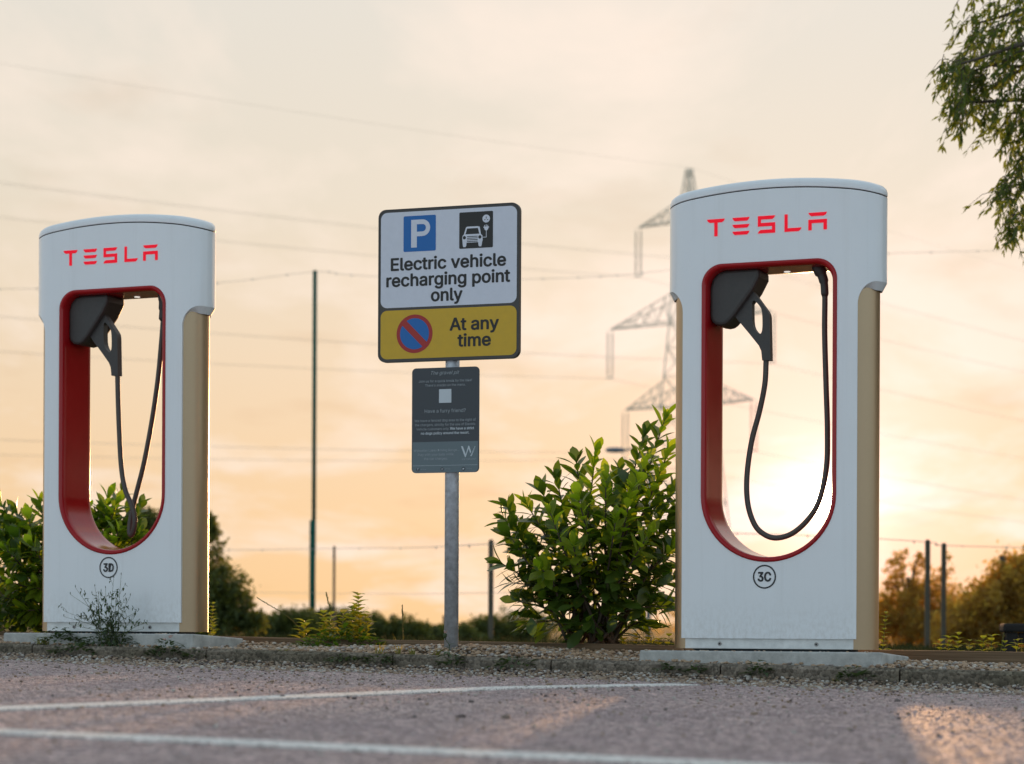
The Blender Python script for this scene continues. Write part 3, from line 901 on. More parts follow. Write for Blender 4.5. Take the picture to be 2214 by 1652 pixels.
cabL = [(-.031, .09, 1.215), (-.0247, .088, 1.2082), (-.0191, .085, 1.0995), (-.0056, .075, .9471), (.0131, .065, .7731), (.0415, .055, .6641), (.0771, .05, .5985), (.095, .05, .5442), (.0928, .055, .4945), (.0688, .07, .4549), (.0471, .085, .4666), (.0404, .10, .5143), (.0491, .108, .5801), (.0699, .11, .6576), (.1089, .11, .7923), (.1505, .11, .9855), (.182, .11, 1.1785), (.2001, .11, 1.3503), (.2091, .11, 1.4579), (.2141, .11, 1.55)]
gL = ([(.2085, .11, 1.452), (.2125, .11, 1.50), (.214, .11, 1.545), (.208, .11, 1.59)], [.0135] + [.021] * 5 + [.025] * 5 + [.027] * 5)
charger(CR, 0, '3C', cabR, gR, 'white and bronze car charger numbered 3C with its cable hanging in a wide open loop')
charger(CL, -3.171, '3D', cabL, gL, 'white and bronze car charger numbered 3D behind a weed, its cable twisted')

# ------------------------------------------------------------------ parking sign
def parking_sign():
    ph = rad(19.0)
    base = Vector((-.2645, 10.09, .15))
    root = tag(empty('parking_sign', base, -ph), 'grey post with white and yellow recharging point sign and small charcoal notice', 'sign')
    z = lambda w: w - base.z
    MB().tube([(0, 0, z(.10)), (0, 0, z(2.06))], .0312, 28).build('post', M['galv'], root)
    Wd, Hh = .655, .670
    xc, x0 = -.008, -.008 - .655 / 2
    zt = z(2.117); yb = -.034
    plate = flat('sign_plate', rrect(x0, x0 + Wd, zt - Hh, zt, .035), [], yb - .004, M['sign_back'], root, thick=.004)
    flat('edge_flange', rrect(x0, x0 + Wd, zt - Hh, zt, .035), [rrect(x0 + .003, x0 + Wd - .003, zt - Hh + .003, zt - .003, .032)], yb - .006, M['sign_back'], plate, thick=.026)
    for zz in (zt - .15, zt - .52):
        MB().box(x0 + .05, x0 + Wd - .05, -.030, -.026, zz - .02, zz + .02).build('rail', M['galv'], plate)
    X = lambda f: x0 + Wd * f
    Z = lambda f: zt - Hh * f
    y = yb - .0050
    flat('white_face', rrect(X(.018), X(.982), Z(.645), Z(.021), .03), [], y, M['sign_white'], plate)
    flat('yellow_face', rrect(X(.018), X(.982), Z(.980), Z(.662), .03), [], y, M['sign_yellow'], plate)
    y2, y3, y4 = y - .0006, y - .0011, y - .0016
    flat('parking_symbol', rrect(X(.181), X(.412), Z(.283), Z(.050), .006, 3), [], y2, M['sign_blue'], plate)
    # letter P
    px0, px1, pz0, pz1 = X(.236), X(.372), Z(.257), Z(.076)
    w = px1 - px0; h = pz1 - pz0; s = .30 * w; r = h * .27
    out = [(px0, pz0), (px0 + s, pz0), (px0 + s, pz0 + h * .40)]
    cx, cz = px1 - h * .30, pz1 - h * .30
    out += [(cx + h * .30 * math.cos(a), cz + h * .30 * math.sin(a)) for a in [rad(-90 + 18 * k) for k in range(11)]] + [(px0, pz1)]
    hin = [(px0 + s, cz - h * .135), (cx, cz - h * .135)] + [(cx + h * .135 * math.cos(a), cz + h * .135 * math.sin(a)) for a in [rad(-72 + 18 * k) for k in range(9)]] + [(px0 + s, cz + h * .135)]
    flat('letter_p', out, [hin], y3, M['sign_white'], plate)
    # electric car symbol
    cx0, cx1, cz0, cz1 = X(.578), X(.815), Z(.281), Z(.046)
    flat('vehicle_symbol', rrect(cx0, cx1, cz0, cz1, .005, 3), [], y2, M['sign_black'], plate)
    gx = lambda a: cx0 + (cx1 - cx0) * a
    gz = lambda a: cz1 - (cz1 - cz0) * a
    P = lambda L_: [(gx(a), gz(b)) for a, b in L_]
    body = [(.20, .42), (.24, .40), (.55, .40), (.61, .42), (.645, .62), (.69, .66), (.70, .78), (.68, .85), (.67, .93), (.65, .96), (.60, .96), (.575, .93), (.565, .84), (.22, .84), (.21, .93), (.19, .96), (.13, .96), (.11, .93), (.10, .82), (.09, .70), (.10, .65), (.14, .61)]
    wind = [(.235, .45), (.555, .45), (.60, .61), (.185, .61)]
    el = lambda a, b, r_: [(gx(a) + r_ * math.cos(2 * math.pi * k / 14), gz(b) + r_ * math.sin(2 * math.pi * k / 14)) for k in range(14)]
    grille = [[(.23, q), (.55, q), (.55, q + .022), (.23, q + .022)] for q in (.665, .71, .755, .80)]
    flat('car_outline', P(body), [P(wind)] + [P(g) for g in grille] + [el(.155, .70, .0075), el(.615, .70, .0075)], y3, M['sign_white'], plate)
    flat('socket', el(.80, .205, .0175), [P([(.79, .15), (.81, .15), (.81, .205), (.79, .205)]), P([(.74, .225), (.78, .225), (.78, .245), (.74, .245)]), P([(.82, .225), (.86, .225), (.86, .245), (.82, .245)])], y3, M['sign_white'], plate)
    plug = [(.72, .425), (.745, .425), (.745, .38), (.765, .38), (.765, .425), (.79, .425), (.79, .365), (.81, .365), (.81, .425), (.835, .425), (.835, .38), (.855, .38), (.855, .425), (.885, .425), (.885, .455), (.865, .455), (.86, .49), (.825, .53), (.812, .53), (.812, .72), (.70, .72), (.70, .705), (.796, .705), (.796, .53), (.78, .53), (.745, .49), (.74, .455), (.72, .455)]
    flat('plug', P(plug), [], y3, M['sign_white'], plate)
    tb = .0026
    text_part('lettering', 'Electric vehicle', X(.499), Z(.401), (X(.904) - X(.094)), y2, M['sign_black'], plate, bold=tb, height=.0525)
    text_part('lettering', 'recharging point', X(.4975), Z(.506), (X(.933) - X(.062)), y2, M['sign_black'], plate, bold=tb, height=.0525)
    text_part('lettering', 'only', X(.491), Z(.611), (X(.600) - X(.3825)), y2, M['sign_black'], plate, bold=tb, height=.0525)
    text_part('lettering', 'At any', X(.686), Z(.806), (X(.856) - X(.516)), y2, M['sign_black'], plate, bold=tb, height=.0525)
    text_part('lettering', 'time', X(.686), Z(.912), (X(.80) - X(.572)), y2, M['sign_black'], plate, bold=tb, height=.0525)
    ox, oz, r0, r1 = X(.263), Z(.8195), .0845, .068
    nw = flat('no_waiting_ring', disc(ox, oz, r0, 48), [], y2, M['sign_red'], plate)
    for sgn in (1, -1):
        half = [ (ox + r1 * math.cos(a), oz + r1 * math.sin(a)) for a in [rad((45 if sgn > 0 else 225) - 78 + 156 * k / 26) for k in range(27)]]
        flat('no_waiting_blue', half, [], y3, M['sign_blue'], plate)
    # the smaller notice below
    nW, nH = .3125, .458
    n0, nt = .0 - nW / 2 - .018, z(1.4165)
    notice = flat('notice_plate', rrect(n0, n0 + nW, nt - nH, nt, .019), [], yb - .004, M['notice_dark'], root, thick=.004)
    X = lambda f: n0 + nW * f
    Z = lambda f: nt - nH * f
    yn = yb - .0046; yt = yb - .0052
    low = [(X(.012), Z(.705)), (X(.012), Z(.955))] + [(X(.07) - .018 * math.cos(a), Z(.959) - .018 * math.sin(a)) for a in [rad(10 + 80 * k / 5) for k in range(6)]]
    low += [(2 * X(.5) - x_, z_) for x_, z_ in reversed(low)]
    flat('grey_band', low, [], yn, M['notice_grey'], notice)
    flat('blank_square', [(X(.405), Z(.336)), (X(.588), Z(.336)), (X(.588), Z(.206)), (X(.405), Z(.206))], [], yn, M['notice_pale'], notice)
    T = lambda s, fx, fy, wd, bold=0.0, al='C', mt='notice_text', hh=None, sh=0: text_part('lettering', s, X(fx), Z(fy), nW * wd, yt, M[mt], notice, align=al, bold=bold, height=hh, shear=sh, res=2)
    T('The gravel pit', .495, .066, .42, 0, sh=.35)
    T('Join us for a quick break by the lake!', .497, .138, .79)
    T("There's snacks on the menu.", .497, .178, .60)
    T('Have a furry friend?', .497, .428, .61)
    T('We have a fenced dog area to the right of', .497, .513, .91)
    T('the chargers, strictly for the use of Electric', .497, .553, .90)
    T('Vehicle customers only.', .07, .593, .49, al='L')
    T('We have a strict', .572, .593, .355, .0004, al='L', mt='notice_pale')
    T('no dogs policy around the resort.', .497, .634, .715, .0004, mt='notice_pale')
    T('Wyboston Lakes Driving Range...', .03, .796, .68, al='L')
    T('Play with your balls while', .36, .836, .53)
    T('the car charges.', .36, .876, .35)
    flat('emblem', [(X(.735), Z(.752)), (X(.762), Z(.752)), (X(.806), Z(.830)), (X(.843), Z(.749)), (X(.856), Z(.749)), (X(.885), Z(.805)), (X(.872), Z(.822)), (X(.848), Z(.775)), (X(.805), Z(.856)), (X(.795), Z(.856))], [], yt, M['notice_pale'], notice)
    for k in range(9):
        fx = .885 + .007 * k + .004 * (k % 2); fy = .842 - .0105 * k
        flat('emblem_drop', disc(X(fx), Z(fy), .0032 - .00018 * k, 8), [], yt, M['notice_pale'], notice)
    T('WATERFRONT', .855, .883, .215)
    flat('rule_line', [(X(.02), Z(.9315)), (X(.975), Z(.9315)), (X(.975), Z(.929)), (X(.02), Z(.929))], [], yt, M['notice_pale'], notice)
    for fx, txt in ((.095, 'f'), (.457, 'o'), (.772, 'b')):
        flat('icon_disc', disc(X(fx), Z(.966), .0082, 20), [], yt, M['notice_dark'], notice)
        if txt == 'f': T('f', fx, .974, .016, .0003, mt='notice_pale')
        elif txt == 'o':
            c = (X(fx), Z(.966))
            flat('camera_icon', rrect(c[0] - .0042, c[0] + .0042, c[1] - .0042, c[1] + .0042, .0014, 3), [rrect(c[0] - .0034, c[0] + .0034, c[1] - .0034, c[1] + .0034, .001, 3)], yt - .0004, M['notice_pale'], notice)
            flat('camera_icon', disc(c[0], c[1], .0021, 12), [disc(c[0], c[1], .0014, 12)], yt - .0004, M['notice_pale'], notice)
        else:
            c = (X(fx), Z(.966)); k = .0048
            flat('bird_icon', [(c[0] + a * k, c[1] + b * k) for a, b in ((-1, -.7), (-.3, -.85), (.4, -.55), (.75, .1), (1, .5), (.7, .5), (.45, .8), (.05, .65), (-.05, .3), (-.85, .65), (-.75, .05), (-.4, -.35))], [], yt - .0004, M['notice_pale'], notice)
        T('WF Hotel', fx + .04, .970, .085, al='L')
    return root
parking_sign()

# ------------------------------------------------------------------ laurel bushes
def leaf_mesh(name, L_=1.0, w=.36, fold=.10, droop=.16, seg=4, serr=0.0):
    vs = []; fs = []
    prof = [0.10, .50, .86, 1.0, .72, .0] if seg == 4 else [.12, .8, 1.0, .62, 0]
    n = len(prof)
    for i, p in enumerate(prof):
        t = i / (n - 1); zc = -droop * t * t
        hw = w / 2 * p
        vs += [(-hw, t * L_, zc + fold * p * w), (0, t * L_, zc), (hw, t * L_, zc + fold * p * w)]
    for i in range(n - 1):
        a = i * 3; b = a + 3
        fs += [(a, a + 1, b + 1, b), (a + 1, a + 2, b + 2, b + 1)]
    me = bpy.data.meshes.new(name); me.from_pydata(vs, [], fs)
    me.polygons.foreach_set('use_smooth', [True] * len(fs)); me.update()
    return me
LAUREL = [leaf_mesh('leaf', 1, .42, .10, .10), leaf_mesh('leaf', 1, .47, .06, .22), leaf_mesh('leaf', 1, .40, .14, .05), leaf_mesh('leaf', 1, .45, .10, .30)]
for me in LAUREL: me.materials.append(M['laurel'])
def leaf_tv(me):
    return np.array([tuple(v.co) for v in me.vertices]), np.array([tuple(p.vertices) for p in me.polygons])
def mat4(d, up, s, pos):
    d = d.normalized(); x = d.cross(up).normalized(); z = x.cross(d)
    m = Matrix(((x.x, d.x, z.x, 0), (x.y, d.y, z.y, 0), (x.z, d.z, z.z, 0), (0, 0, 0, 1)))
    return Matrix.Translation(pos) @ m @ Matrix.Scale(s, 4)
def laurel(base, tips, fill, label, seed, size=(.07, .128)):
    r = random.Random(seed)
    root = tag(empty('laurel_bush', base), label, 'bush', 'laurel bushes behind the timber edging')
    inv = Vector(base)
    stems = MB(); leaves = []
    def grow(tip, lush, frac0=.30):
        tip = Vector(tip); b = Vector(base) + Vector((r.uniform(-.12, .12), r.uniform(-.1, .1), 0))
        mid = b.lerp(tip, .5) + Vector((r.uniform(-.05, .05), r.uniform(-.05, .05), .05 + r.uniform(0, .06)))
        mid.x = b.x + (tip.x - b.x) * .62; mid.y = b.y + (tip.y - b.y) * .62
        pts = catmull([b, mid, tip], 8)
        stems.tube([p - inv for p in pts], [.009 - .0065 * i / (len(pts) - 1) for i in range(len(pts))], 5)
        length = (tip - b).length
        k = int(length / .024); ang = r.uniform(0, 6.28)
        for i in range(k):
            t = frac0 + (1 - frac0) * (i + .5) / k
            x = t * (len(pts) - 1); j = min(len(pts) - 2, int(x)); p = pts[j].lerp(pts[j + 1], x - j)
            ax = (pts[j + 1] - pts[j]).normalized()
            ang += 2.4 + r.uniform(-.4, .4)
            side = ax.cross(Vector((math.cos(ang), math.sin(ang), .1))).normalized()
            openness = 1.0 - .5 * t ** 3
            d = (side * openness + ax * (.30 + .55 * t) + Vector((r.uniform(-.2, .2), r.uniform(-.2, .2), r.uniform(-.25, .1)))).normalized()
            up = (ax * 1.0 - d * ax.dot(d)).normalized() + Vector((0, 0, .35))
            s = r.uniform(*size) * (1.0 - .3 * max(0, t - .8) / .2 * r.random())
            leaves.append((p, d, up, s, 0))
        for q in range(3):    # crown of young leaves
            a = ang + q * 2.1; side = ax.cross(Vector((math.cos(a), math.sin(a), .1))).normalized()
            leaves.append((tip, (ax + side * r.uniform(.15, .5)).normalized(), ax * .2 - side, r.uniform(size[0] * .7, size[1] * .85), 0))
    for tp in tips: grow(tp, 1)
    for (cx, cy, cz, rx, ry, rz, n) in fill:
        for _ in range(n):
            while True:
                q = Vector((r.uniform(-1, 1), r.uniform(-1, 1), r.uniform(-1, 1)))
                if q.length < 1: break
            p = Vector((cx + q.x * rx, cy + q.y * ry, cz + q.z * rz))
            if p.z < base[2] + .03: continue
            out = Vector((q.x * rx, q.y * ry, q.z * rz + .12)).normalized()
            d = (out + Vector((r.uniform(-.9, .9), r.uniform(-.9, .9), r.uniform(-.7, .5)))).normalized()
            leaves.append((p, d, (Vector((0, 0, 1)) + out * .6 + Vector((r.uniform(-.5, .5), r.uniform(-.5, .5), 0))), r.uniform(*size), 1))
    stems.build('stem', M['bark'], root, fix=False)
    # the leaves nearest the viewer are pieces of their own, the rest one mass
    leaves.sort(key=lambda l: l[0].y - .25 * l[0].z + (.25 if l[4] else 0))
    for i, (p, d, up, s, k) in enumerate(leaves[:300]):
        if abs(d.normalized().dot(up.normalized())) > .97: up = up + Vector((.3, .2, 0))
        o = bpy.data.objects.new('leaf', LAUREL[r.randrange(4)]); COL.objects.link(o); o.parent = root
        o.matrix_local = mat4(d, up, s, p - inv)
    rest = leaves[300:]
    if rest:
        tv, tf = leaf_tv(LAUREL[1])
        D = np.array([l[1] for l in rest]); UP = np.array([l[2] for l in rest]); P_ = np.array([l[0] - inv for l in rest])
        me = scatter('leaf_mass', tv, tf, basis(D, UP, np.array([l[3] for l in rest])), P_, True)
        tag(link('leaf_mass', me, M['laurel_shade'], root), kind='stuff')
    return root
YB = 10.45
bR = at(1285, 1398, YB)
tipsR = [(1437, 908, 0), (1392, 945, .1), (1288, 982, -.1), (1246, 1000, .15), (1340, 1022, .1), (1175, 1070, 0), (1140, 1092, -.1), (1098, 1096, .05), (1092, 1124, .1), (1104, 1160, -.1), (1122, 1188, .1),
         (1088, 1220, 0), (1110, 1260, .1), (1120, 1300, -.05), (1442, 985, -.1), (1452, 1065, .1), (1395, 1000, -.2), (1205, 1042, .2), (1455, 1120, 0), (1450, 1190, -.15), (1458, 1250, .1), (1440, 1310, -.1), (1160, 1345, .1),
         (1405, 1355, .05), (1310, 1040, -.25), (1250, 1075, -.25), (1365, 1060, -.3), (1190, 1110, -.28), (1480, 1150, .2), (1490, 1040, .2), (1330, 1130, -.32), (1240, 1180, -.34), (1400, 1160, -.33), (1170, 1230, -.3)]
laurel(bR, [at(x, y, YB + dy) for x, y, dy in tipsR],
       [(*at(1290, 1230, YB)[:2], at(1290, 1230, YB).z, .32, .26, .26, 330), (*at(1270, 1320, YB)[:2], at(1270, 1320, YB).z, .33, .28, .14, 260), (*at(1380, 1110, YB)[:2], at(1380, 1110, YB).z, .16, .2, .2, 100)],
       'tall glossy green laurel bush between the sign and the 3C charger', 21)
YL = 11.75
bL = at(150, 1375, YL)
tipsL = [(5, 1095, 0), (38, 1112, .1), (88, 1092, 0), (62, 1120, -.1), (22, 1130, .1), (232, 1078, 0), (264, 1066, .1), (250, 1092, -.1), (221, 1100, .1), (208, 1122, 0), (299, 1096, .1), (288, 1125, 0), (-30, 1100, 0), (112, 1100, .1), (150, 1108, 0),
         (182, 1112, -.1), (-50, 1180, 0), (-20, 1150, -.15), (15, 1190, -.25), (70, 1180, -.25), (30, 1260, -.28), (80, 1270, -.28), (-10, 1290, -.2), (60, 1320, -.25), (90, 1330, -.2), (255, 1150, -.25), (225, 1180, -.25), (290, 1165, -.1), (10, 1330, -.1)]
laurel(bL, [at(x, y, YL + dy) for x, y, dy in tipsL],
       [(*at(60, 1240, YL)[:2], at(60, 1240, YL).z, .32, .28, .26, 420), (*at(240, 1190, YL)[:2], at(240, 1190, YL).z, .20, .24, .18, 220), (*at(50, 1330, YL)[:2], at(50, 1330, YL).z, .30, .26, .14, 200)],
       'dark green laurel bush at left edge behind the 3D charger', 22, (.065, .125))

# ------------------------------------------------------------------ nettles, weeds and grasses
NETTLE = [leaf_mesh('leaf', 1, .76, .10, .40, seg=3), leaf_mesh('leaf', 1, .68, .16, .55, seg=3)]
for me in NETTLE: me.materials.append(M['nettle'])
def nettle(loc, h, label, seed, lean=(0, 0), group='nettles along the timber edging', size=.062):
    r = random.Random(seed)
    root = tag(empty('nettle', loc), label, 'nettle', group)
    tip = Vector((lean[0], lean[1], h))
    pts = catmull([Vector((0, 0, -.02)), Vector((lean[0] * .3, lean[1] * .3, h * .5)), tip], 6)
    MB().tube(pts, [.0022 - .0012 * i / (len(pts) - 1) for i in range(len(pts))], 5).build('stem', M['stem'], root, fix=False)
    k = max(3, int(h / .020)); a = r.uniform(0, 3.1)
    for i in range(k):
        t = .12 + .88 * (i + .6) / k; x = t * (len(pts) - 1); j = min(len(pts) - 2, int(x)); p = pts[j].lerp(pts[j + 1], x - j)
        a += 1.57 + r.uniform(-.25, .25)
        for s in (0, math.pi):
            d = Vector((math.cos(a + s), math.sin(a + s), .35 + .5 * t + r.uniform(-.2, .2)))
            o = bpy.data.objects.new('leaf', NETTLE[r.randrange(2)]); COL.objects.link(o); o.parent = root
            o.matrix_local = mat4(d, Vector((0, 0, 1)), size * r.uniform(.75, 1.1) * (1.05 - .5 * t), p)
    return root
def bedpt(tx, v, dz=0.0):
    """ground point seen near frame x, at row depth v"""
    d = Vector(((tx - 1107) / F, 1, 0))
    t = (CR.dot(V) + v) / d.dot(V); p = d * t
    u_, v_ = uv_of(p)
    z = field_z(u_, v_) if v > BF else (kerb_z(u_) if v > KF else road_z(u_))
    return Vector((p.x, p.y, z + dz))
NET = [(648, .50, .075, 'at the left end of the clump'), (668, .49, .085, 'second from the left in the clump'), (690, .47, .07, 'low in the left half of the clump'), (706, .50, .13, 'leaning in the middle of the clump'), (722, .46, .10, 'in front of the clump middle'),
       (738, .50, .13, 'right of the clump middle'), (754, .47, .15, 'beside the tallest one'), (779, .49, .215, 'tallest of the clump with paired leaves'), (768, .45, .12, 'in front of the tallest one'), (793, .50, .115, 'at the right end of the clump'), (765, .53, .17, 'behind the tallest one'), (715, .54, .12, 'at the back of the clump')]
for i, (tx, v, h, w) in enumerate(NET):
    nettle(bedpt(tx, v), h + .135, 'sunlit nettle ' + w + ' between charger 3D and the sign', 100 + i, (random.Random(i).uniform(-.03, .03), 0), size=.085)
for i, (tx, v, h, w) in enumerate([(2030, .50, .05, 'leftmost of the low row near the right edge'), (2048, .5, .065, 'second of the low row near the right edge'), (2068, .52, .08, 'middle of the low row near the right edge'), (2092, .5, .055, 'right of the middle in the low row'), (2122, .5, .065, 'tall one in the low row before the bench'), (2140, .5, .075, 'last of the low row before the bench'),
                                   (2168, .5, .05, 'small one just left of the bench leg'), (2196, .5, .06, 'under the bench at the right edge')]):
    nettle(bedpt(tx, v), h + .135, 'sunlit nettle, ' + w, 140 + i, (.01, 0))
nettle(bedpt(1906, .56), .30, 'backlit nettle peeping out right of charger 3C', 160, (.02, 0), size=.05)
nettle(bedpt(452, .62), .30, 'backlit nettle peeping out right of charger 3D', 161, (.02, 0), size=.06)
nettle(bedpt(458, .75), .22, 'low round-leaved nettle at the foot of charger 3D', 162, (.01, 0), size=.06)
for i, tx in enumerate((1345, 1372, 1398, 1420, 1442)):
    nettle(bedpt(tx, .55), .165 + .02 * (i % 3), ['first', 'second', 'third', 'fourth', 'fifth'][i] + ' low nettle from the left under the laurel beside charger 3C', 170 + i, (.01, 0))

def blade_mesh(mb, base, tip, w, bend=.3, seg=4):
    base, tip = Vector(base), Vector(tip)
    side = Vector((1, .25, 0)).normalized() * w / 2
    h = (tip - base); vs = []; fs = []
    for i in range(seg + 1):
        t = i / seg; p = base + Vector((h.x * (t ** (1 + bend * 2)), h.y * t, h.z * (t ** .85)))
        k = (1 - t) ** .6
        vs += [p - side * k, p + side * k]
    for i in range(seg): fs.append((2 * i, 2 * i + 1, 2 * i + 3, 2 * i + 2))
    mb.add(vs, fs, True)
def grass_stalk(loc, tip, label, seed, head=True):
    r = random.Random(seed)
    root = tag(empty('grass_stalk', loc), label, 'grass', 'seeding grasses along the timber edging')
    tip = Vector(tip) - Vector(loc)
    pts = catmull([Vector((0, 0, -.02)), Vector((tip.x * .35, tip.y * .4, tip.z * .6)), tip], 8)
    MB().tube(pts, [.0024 - .0014 * i / (len(pts) - 1) for i in range(len(pts))], 5).build('stalk', M['grass'], root, fix=False)
    mb = MB()
    if head:
        for i in range(26):
            t = .66 + .34 * i / 26; x = t * (len(pts) - 1); j = min(len(pts) - 2, int(x)); p = pts[j].lerp(pts[j + 1], x - j)
            d = (pts[j + 1] - pts[j]).normalized() + Vector((r.uniform(-.5, .5), r.uniform(-.5, .5), r.uniform(-.2, .3)))
            q = p + d.normalized() * r.uniform(.006, .014)
            mb.tube([p, p.lerp(q, .5), q], [.0006, .0026, .0005], 4, caps=False)
        mb.build('seed_head', M['grass'], root, fix=False)
    b2 = MB()
    for i in range(2): blade_mesh(b2, (r.uniform(-.008, .008), 0, -.02), (tip.x * .5 + r.uniform(-.07, .07), 0, tip.z * r.uniform(.35, .6)), .006)
    b2.build('blade', M['grass'], root, fix=False)
    return root
G = [((690, .52), (556, 1292), 'long seeding grass stalk bowed far to the left of the nettle clump'), ((727, .52), (705, 1282), 'upright seeding grass stalk rising out of the nettle clump'),
     ((712, .54), (693, 1318), 'short seeding grass stalk left of the upright one in the nettle clump'), ((872, .52), (870, 1310), 'single seeding grass stalk standing between nettles and sign post'),
     ((765, .55), (765, 1318), 'straight green seed spike behind the tallest nettle'), ((2160, .55), (2170, 1370), 'thin grass stalk just left of the bench')]
for i, ((tx, v), (gx_, gy_), lb) in enumerate(G):
    b = bedpt(tx, v); grass_stalk(b, at(gx_, gy_, b.y), lb, 300 + i)
def tuft(loc, n, h, spread, label, seed, mat='grass', group='small weed tufts by the kerb', name='grass_tuft'):
    r = random.Random(seed); mb = MB()
    for i in range(n):
        a = r.uniform(0, 6.28); q = r.random()
        b = (r.uniform(-.3, .3) * spread, r.uniform(-.2, .2) * spread, -.01)
        blade_mesh(mb, b, (b[0] + math.cos(a) * spread * q, b[1] + math.sin(a) * spread * q * .5, h * r.uniform(.4, 1.0)), r.uniform(.003, .006), r.uniform(0, .6))
    o = mb.build(name, M[mat], fix=False); o.location = loc
    return tag(o, label, 'grass', group)
def low_weed(loc, n, h, spread, label, seed, group='small weed tufts by the kerb', lsize=.030, mat='weed', flowers=0):
    r = random.Random(seed); n = int(n * 1.9); h *= 1.35
    root = tag(empty('low_weed', loc), label, 'weed', group)
    D = []; P_ = []; Z = []
    for i in range(n):
        a = r.uniform(0, 6.28); q = math.sqrt(r.random())
        P_.append((math.cos(a) * spread * q, math.sin(a) * spread * q * .45, h * (1 - q * q) * r.uniform(.2, 1.0) + .004))
        D.append((math.cos(a) + r.uniform(-.6, .6), math.sin(a) + r.uniform(-.6, .6), r.uniform(-.1, 1.0))); Z.append(lsize * r.uniform(.5, 1.2))
    tv, tf = leaf_tv(NETTLE[0]); tv = tv * np.array([.75, 1, 1])
    me = scatter('foliage', tv, tf, basis(np.array(D), np.tile((0.05, 0.1, 1.0), (n, 1)), np.array(Z)), np.array(P_), True)
    link('foliage', me, M[mat], root)
    if flowers:
        mb = MB()
        for i in range(flowers):
            c = Vector((r.uniform(-.5, .5) * spread, r.uniform(-.2, .2), h * r.uniform(.9, 1.15)))
            for k in range(5):
                a = 1.257 * k; mb.add([c, c + Vector((math.cos(a) * .008, math.sin(a) * .008, .004)), c + Vector((math.cos(a + .6) * .010, math.sin(a + .6) * .010, .009)), c + Vector((math.cos(a + 1.2) * .008, math.sin(a + 1.2) * .008, .004))], [(0, 1, 2, 3)])
        mb.build('flower', M['petal'], root, fix=False)
    return root
T_ = [((818, -.26), 10, .06, .05, 'upright tuft of grass blades growing over the kerb edge left of the post'), ((862, -.22), 9, .05, .04, 'small grass tuft behind the kerb, left of the post'), ((893, -.2), 12, .04, .04, 'bright little grass tuft in the gravel by the post'),
      ((940, -.22), 10, .035, .05, 'green grass tuft in the gravel in front of the post'), ((610, -.2), 12, .018, .06, 'flat mossy tuft on the gravel right of the left plinth'), ((860, .5), 6, .18, .03, 'few blades of dry grass behind the timber board'), ((1115, .55), 9, .16, .05, 'dry grass blades behind the board left of the laurel'),
      ((1810, -.32), 22, .04, .07, 'grass tuft at the kerb foot under charger 3C'), ((1640, -.33), 10, .03, .05, 'sparse tuft at the kerb foot left of centre under charger 3C'), ((1270, -.31), 14, .03, .06, 'grass tuft hanging on the kerb below the laurel'), ((92, -.17), 26, .045, .09, 'dark grass tuft at the corner of the left plinth'),
      ((2205, .58), 14, .21, .07, 'spiky backlit grass at the bench'), ((2150, .56), 5, .15, .03, 'thin grass blades left of the bench leg')]
for i, ((tx, v), n, h, sp, lb) in enumerate(T_):
    tuft(bedpt(tx, v), n, h, sp, lb, 400 + i)
LW = [((130, -.16), 60, .05, .09, 'dark green weed cushion in front of the left plinth', 0), ((160, -.32), 55, .035, .11, 'weed cushion sprawling on the kerb below charger 3D', 0), ((362, -.31), 80, .06, .085, 'bushy weed on the kerb with two pink flowers', 3), ((420, -.31), 16, .03, .05, 'flat weed beside the pink flowered one', 0),
      ((745, -.33), 34, .025, .07, 'flat dark weed on the kerb face below the nettles', 0), ((818, -.34), 22, .03, .05, 'dark weed on the kerb face under the upright tuft', 0), ((975, -.33), 26, .045, .05, 'grey green weed on the kerb in front of the post', 0), ((1110, -.33), 34, .03, .10, 'dark weeds along the kerb face right of the post', 0),
      ((1448, -.33), 22, .03, .05, 'leafy weed on the kerb left of plinth 3C', 0), ((1640, -.33), 26, .045, .05, 'pale leafy weed on the kerb under charger 3C', 0), ((1850, -.34), 30, .03, .07, 'dark weed at the kerb foot right under charger 3C', 0), ((1505, -.33), 14, .02, .04, 'tiny weed at the kerb foot left of charger 3C', 0)]
for i, ((tx, v), n, h, sp, lb, fl) in enumerate(LW):
    low_weed(bedpt(tx, v, .01 if v > KF else .03), n, h, sp, lb, 430 + i, flowers=fl)
# nettle clump skirt in front of the board
low_weed(bedpt(738, .36), 150, .075, .22, 'dark leafy nettle base spilling over the timber board', 450, lsize=.04, mat='laurel_shade')
for i, (tx, w) in enumerate(((1350, 'left'), (1405, 'middle'), (1440, 'right'))):
    low_weed(bedpt(tx, .55), 90, .12, .09, 'yellow green ground weeds under the laurel, ' + w + ' cushion', 460 + i, lsize=.03, mat='nettle')
low_weed(bedpt(30, .6), 160, .19, .28, 'mixed weeds at the foot of the left laurel', 470, lsize=.045)

low_weed(bedpt(728, .50), 110, .125, .20, 'low spreading sunlit weeds filling the nettle clump', 480, lsize=.055, mat='nettle')
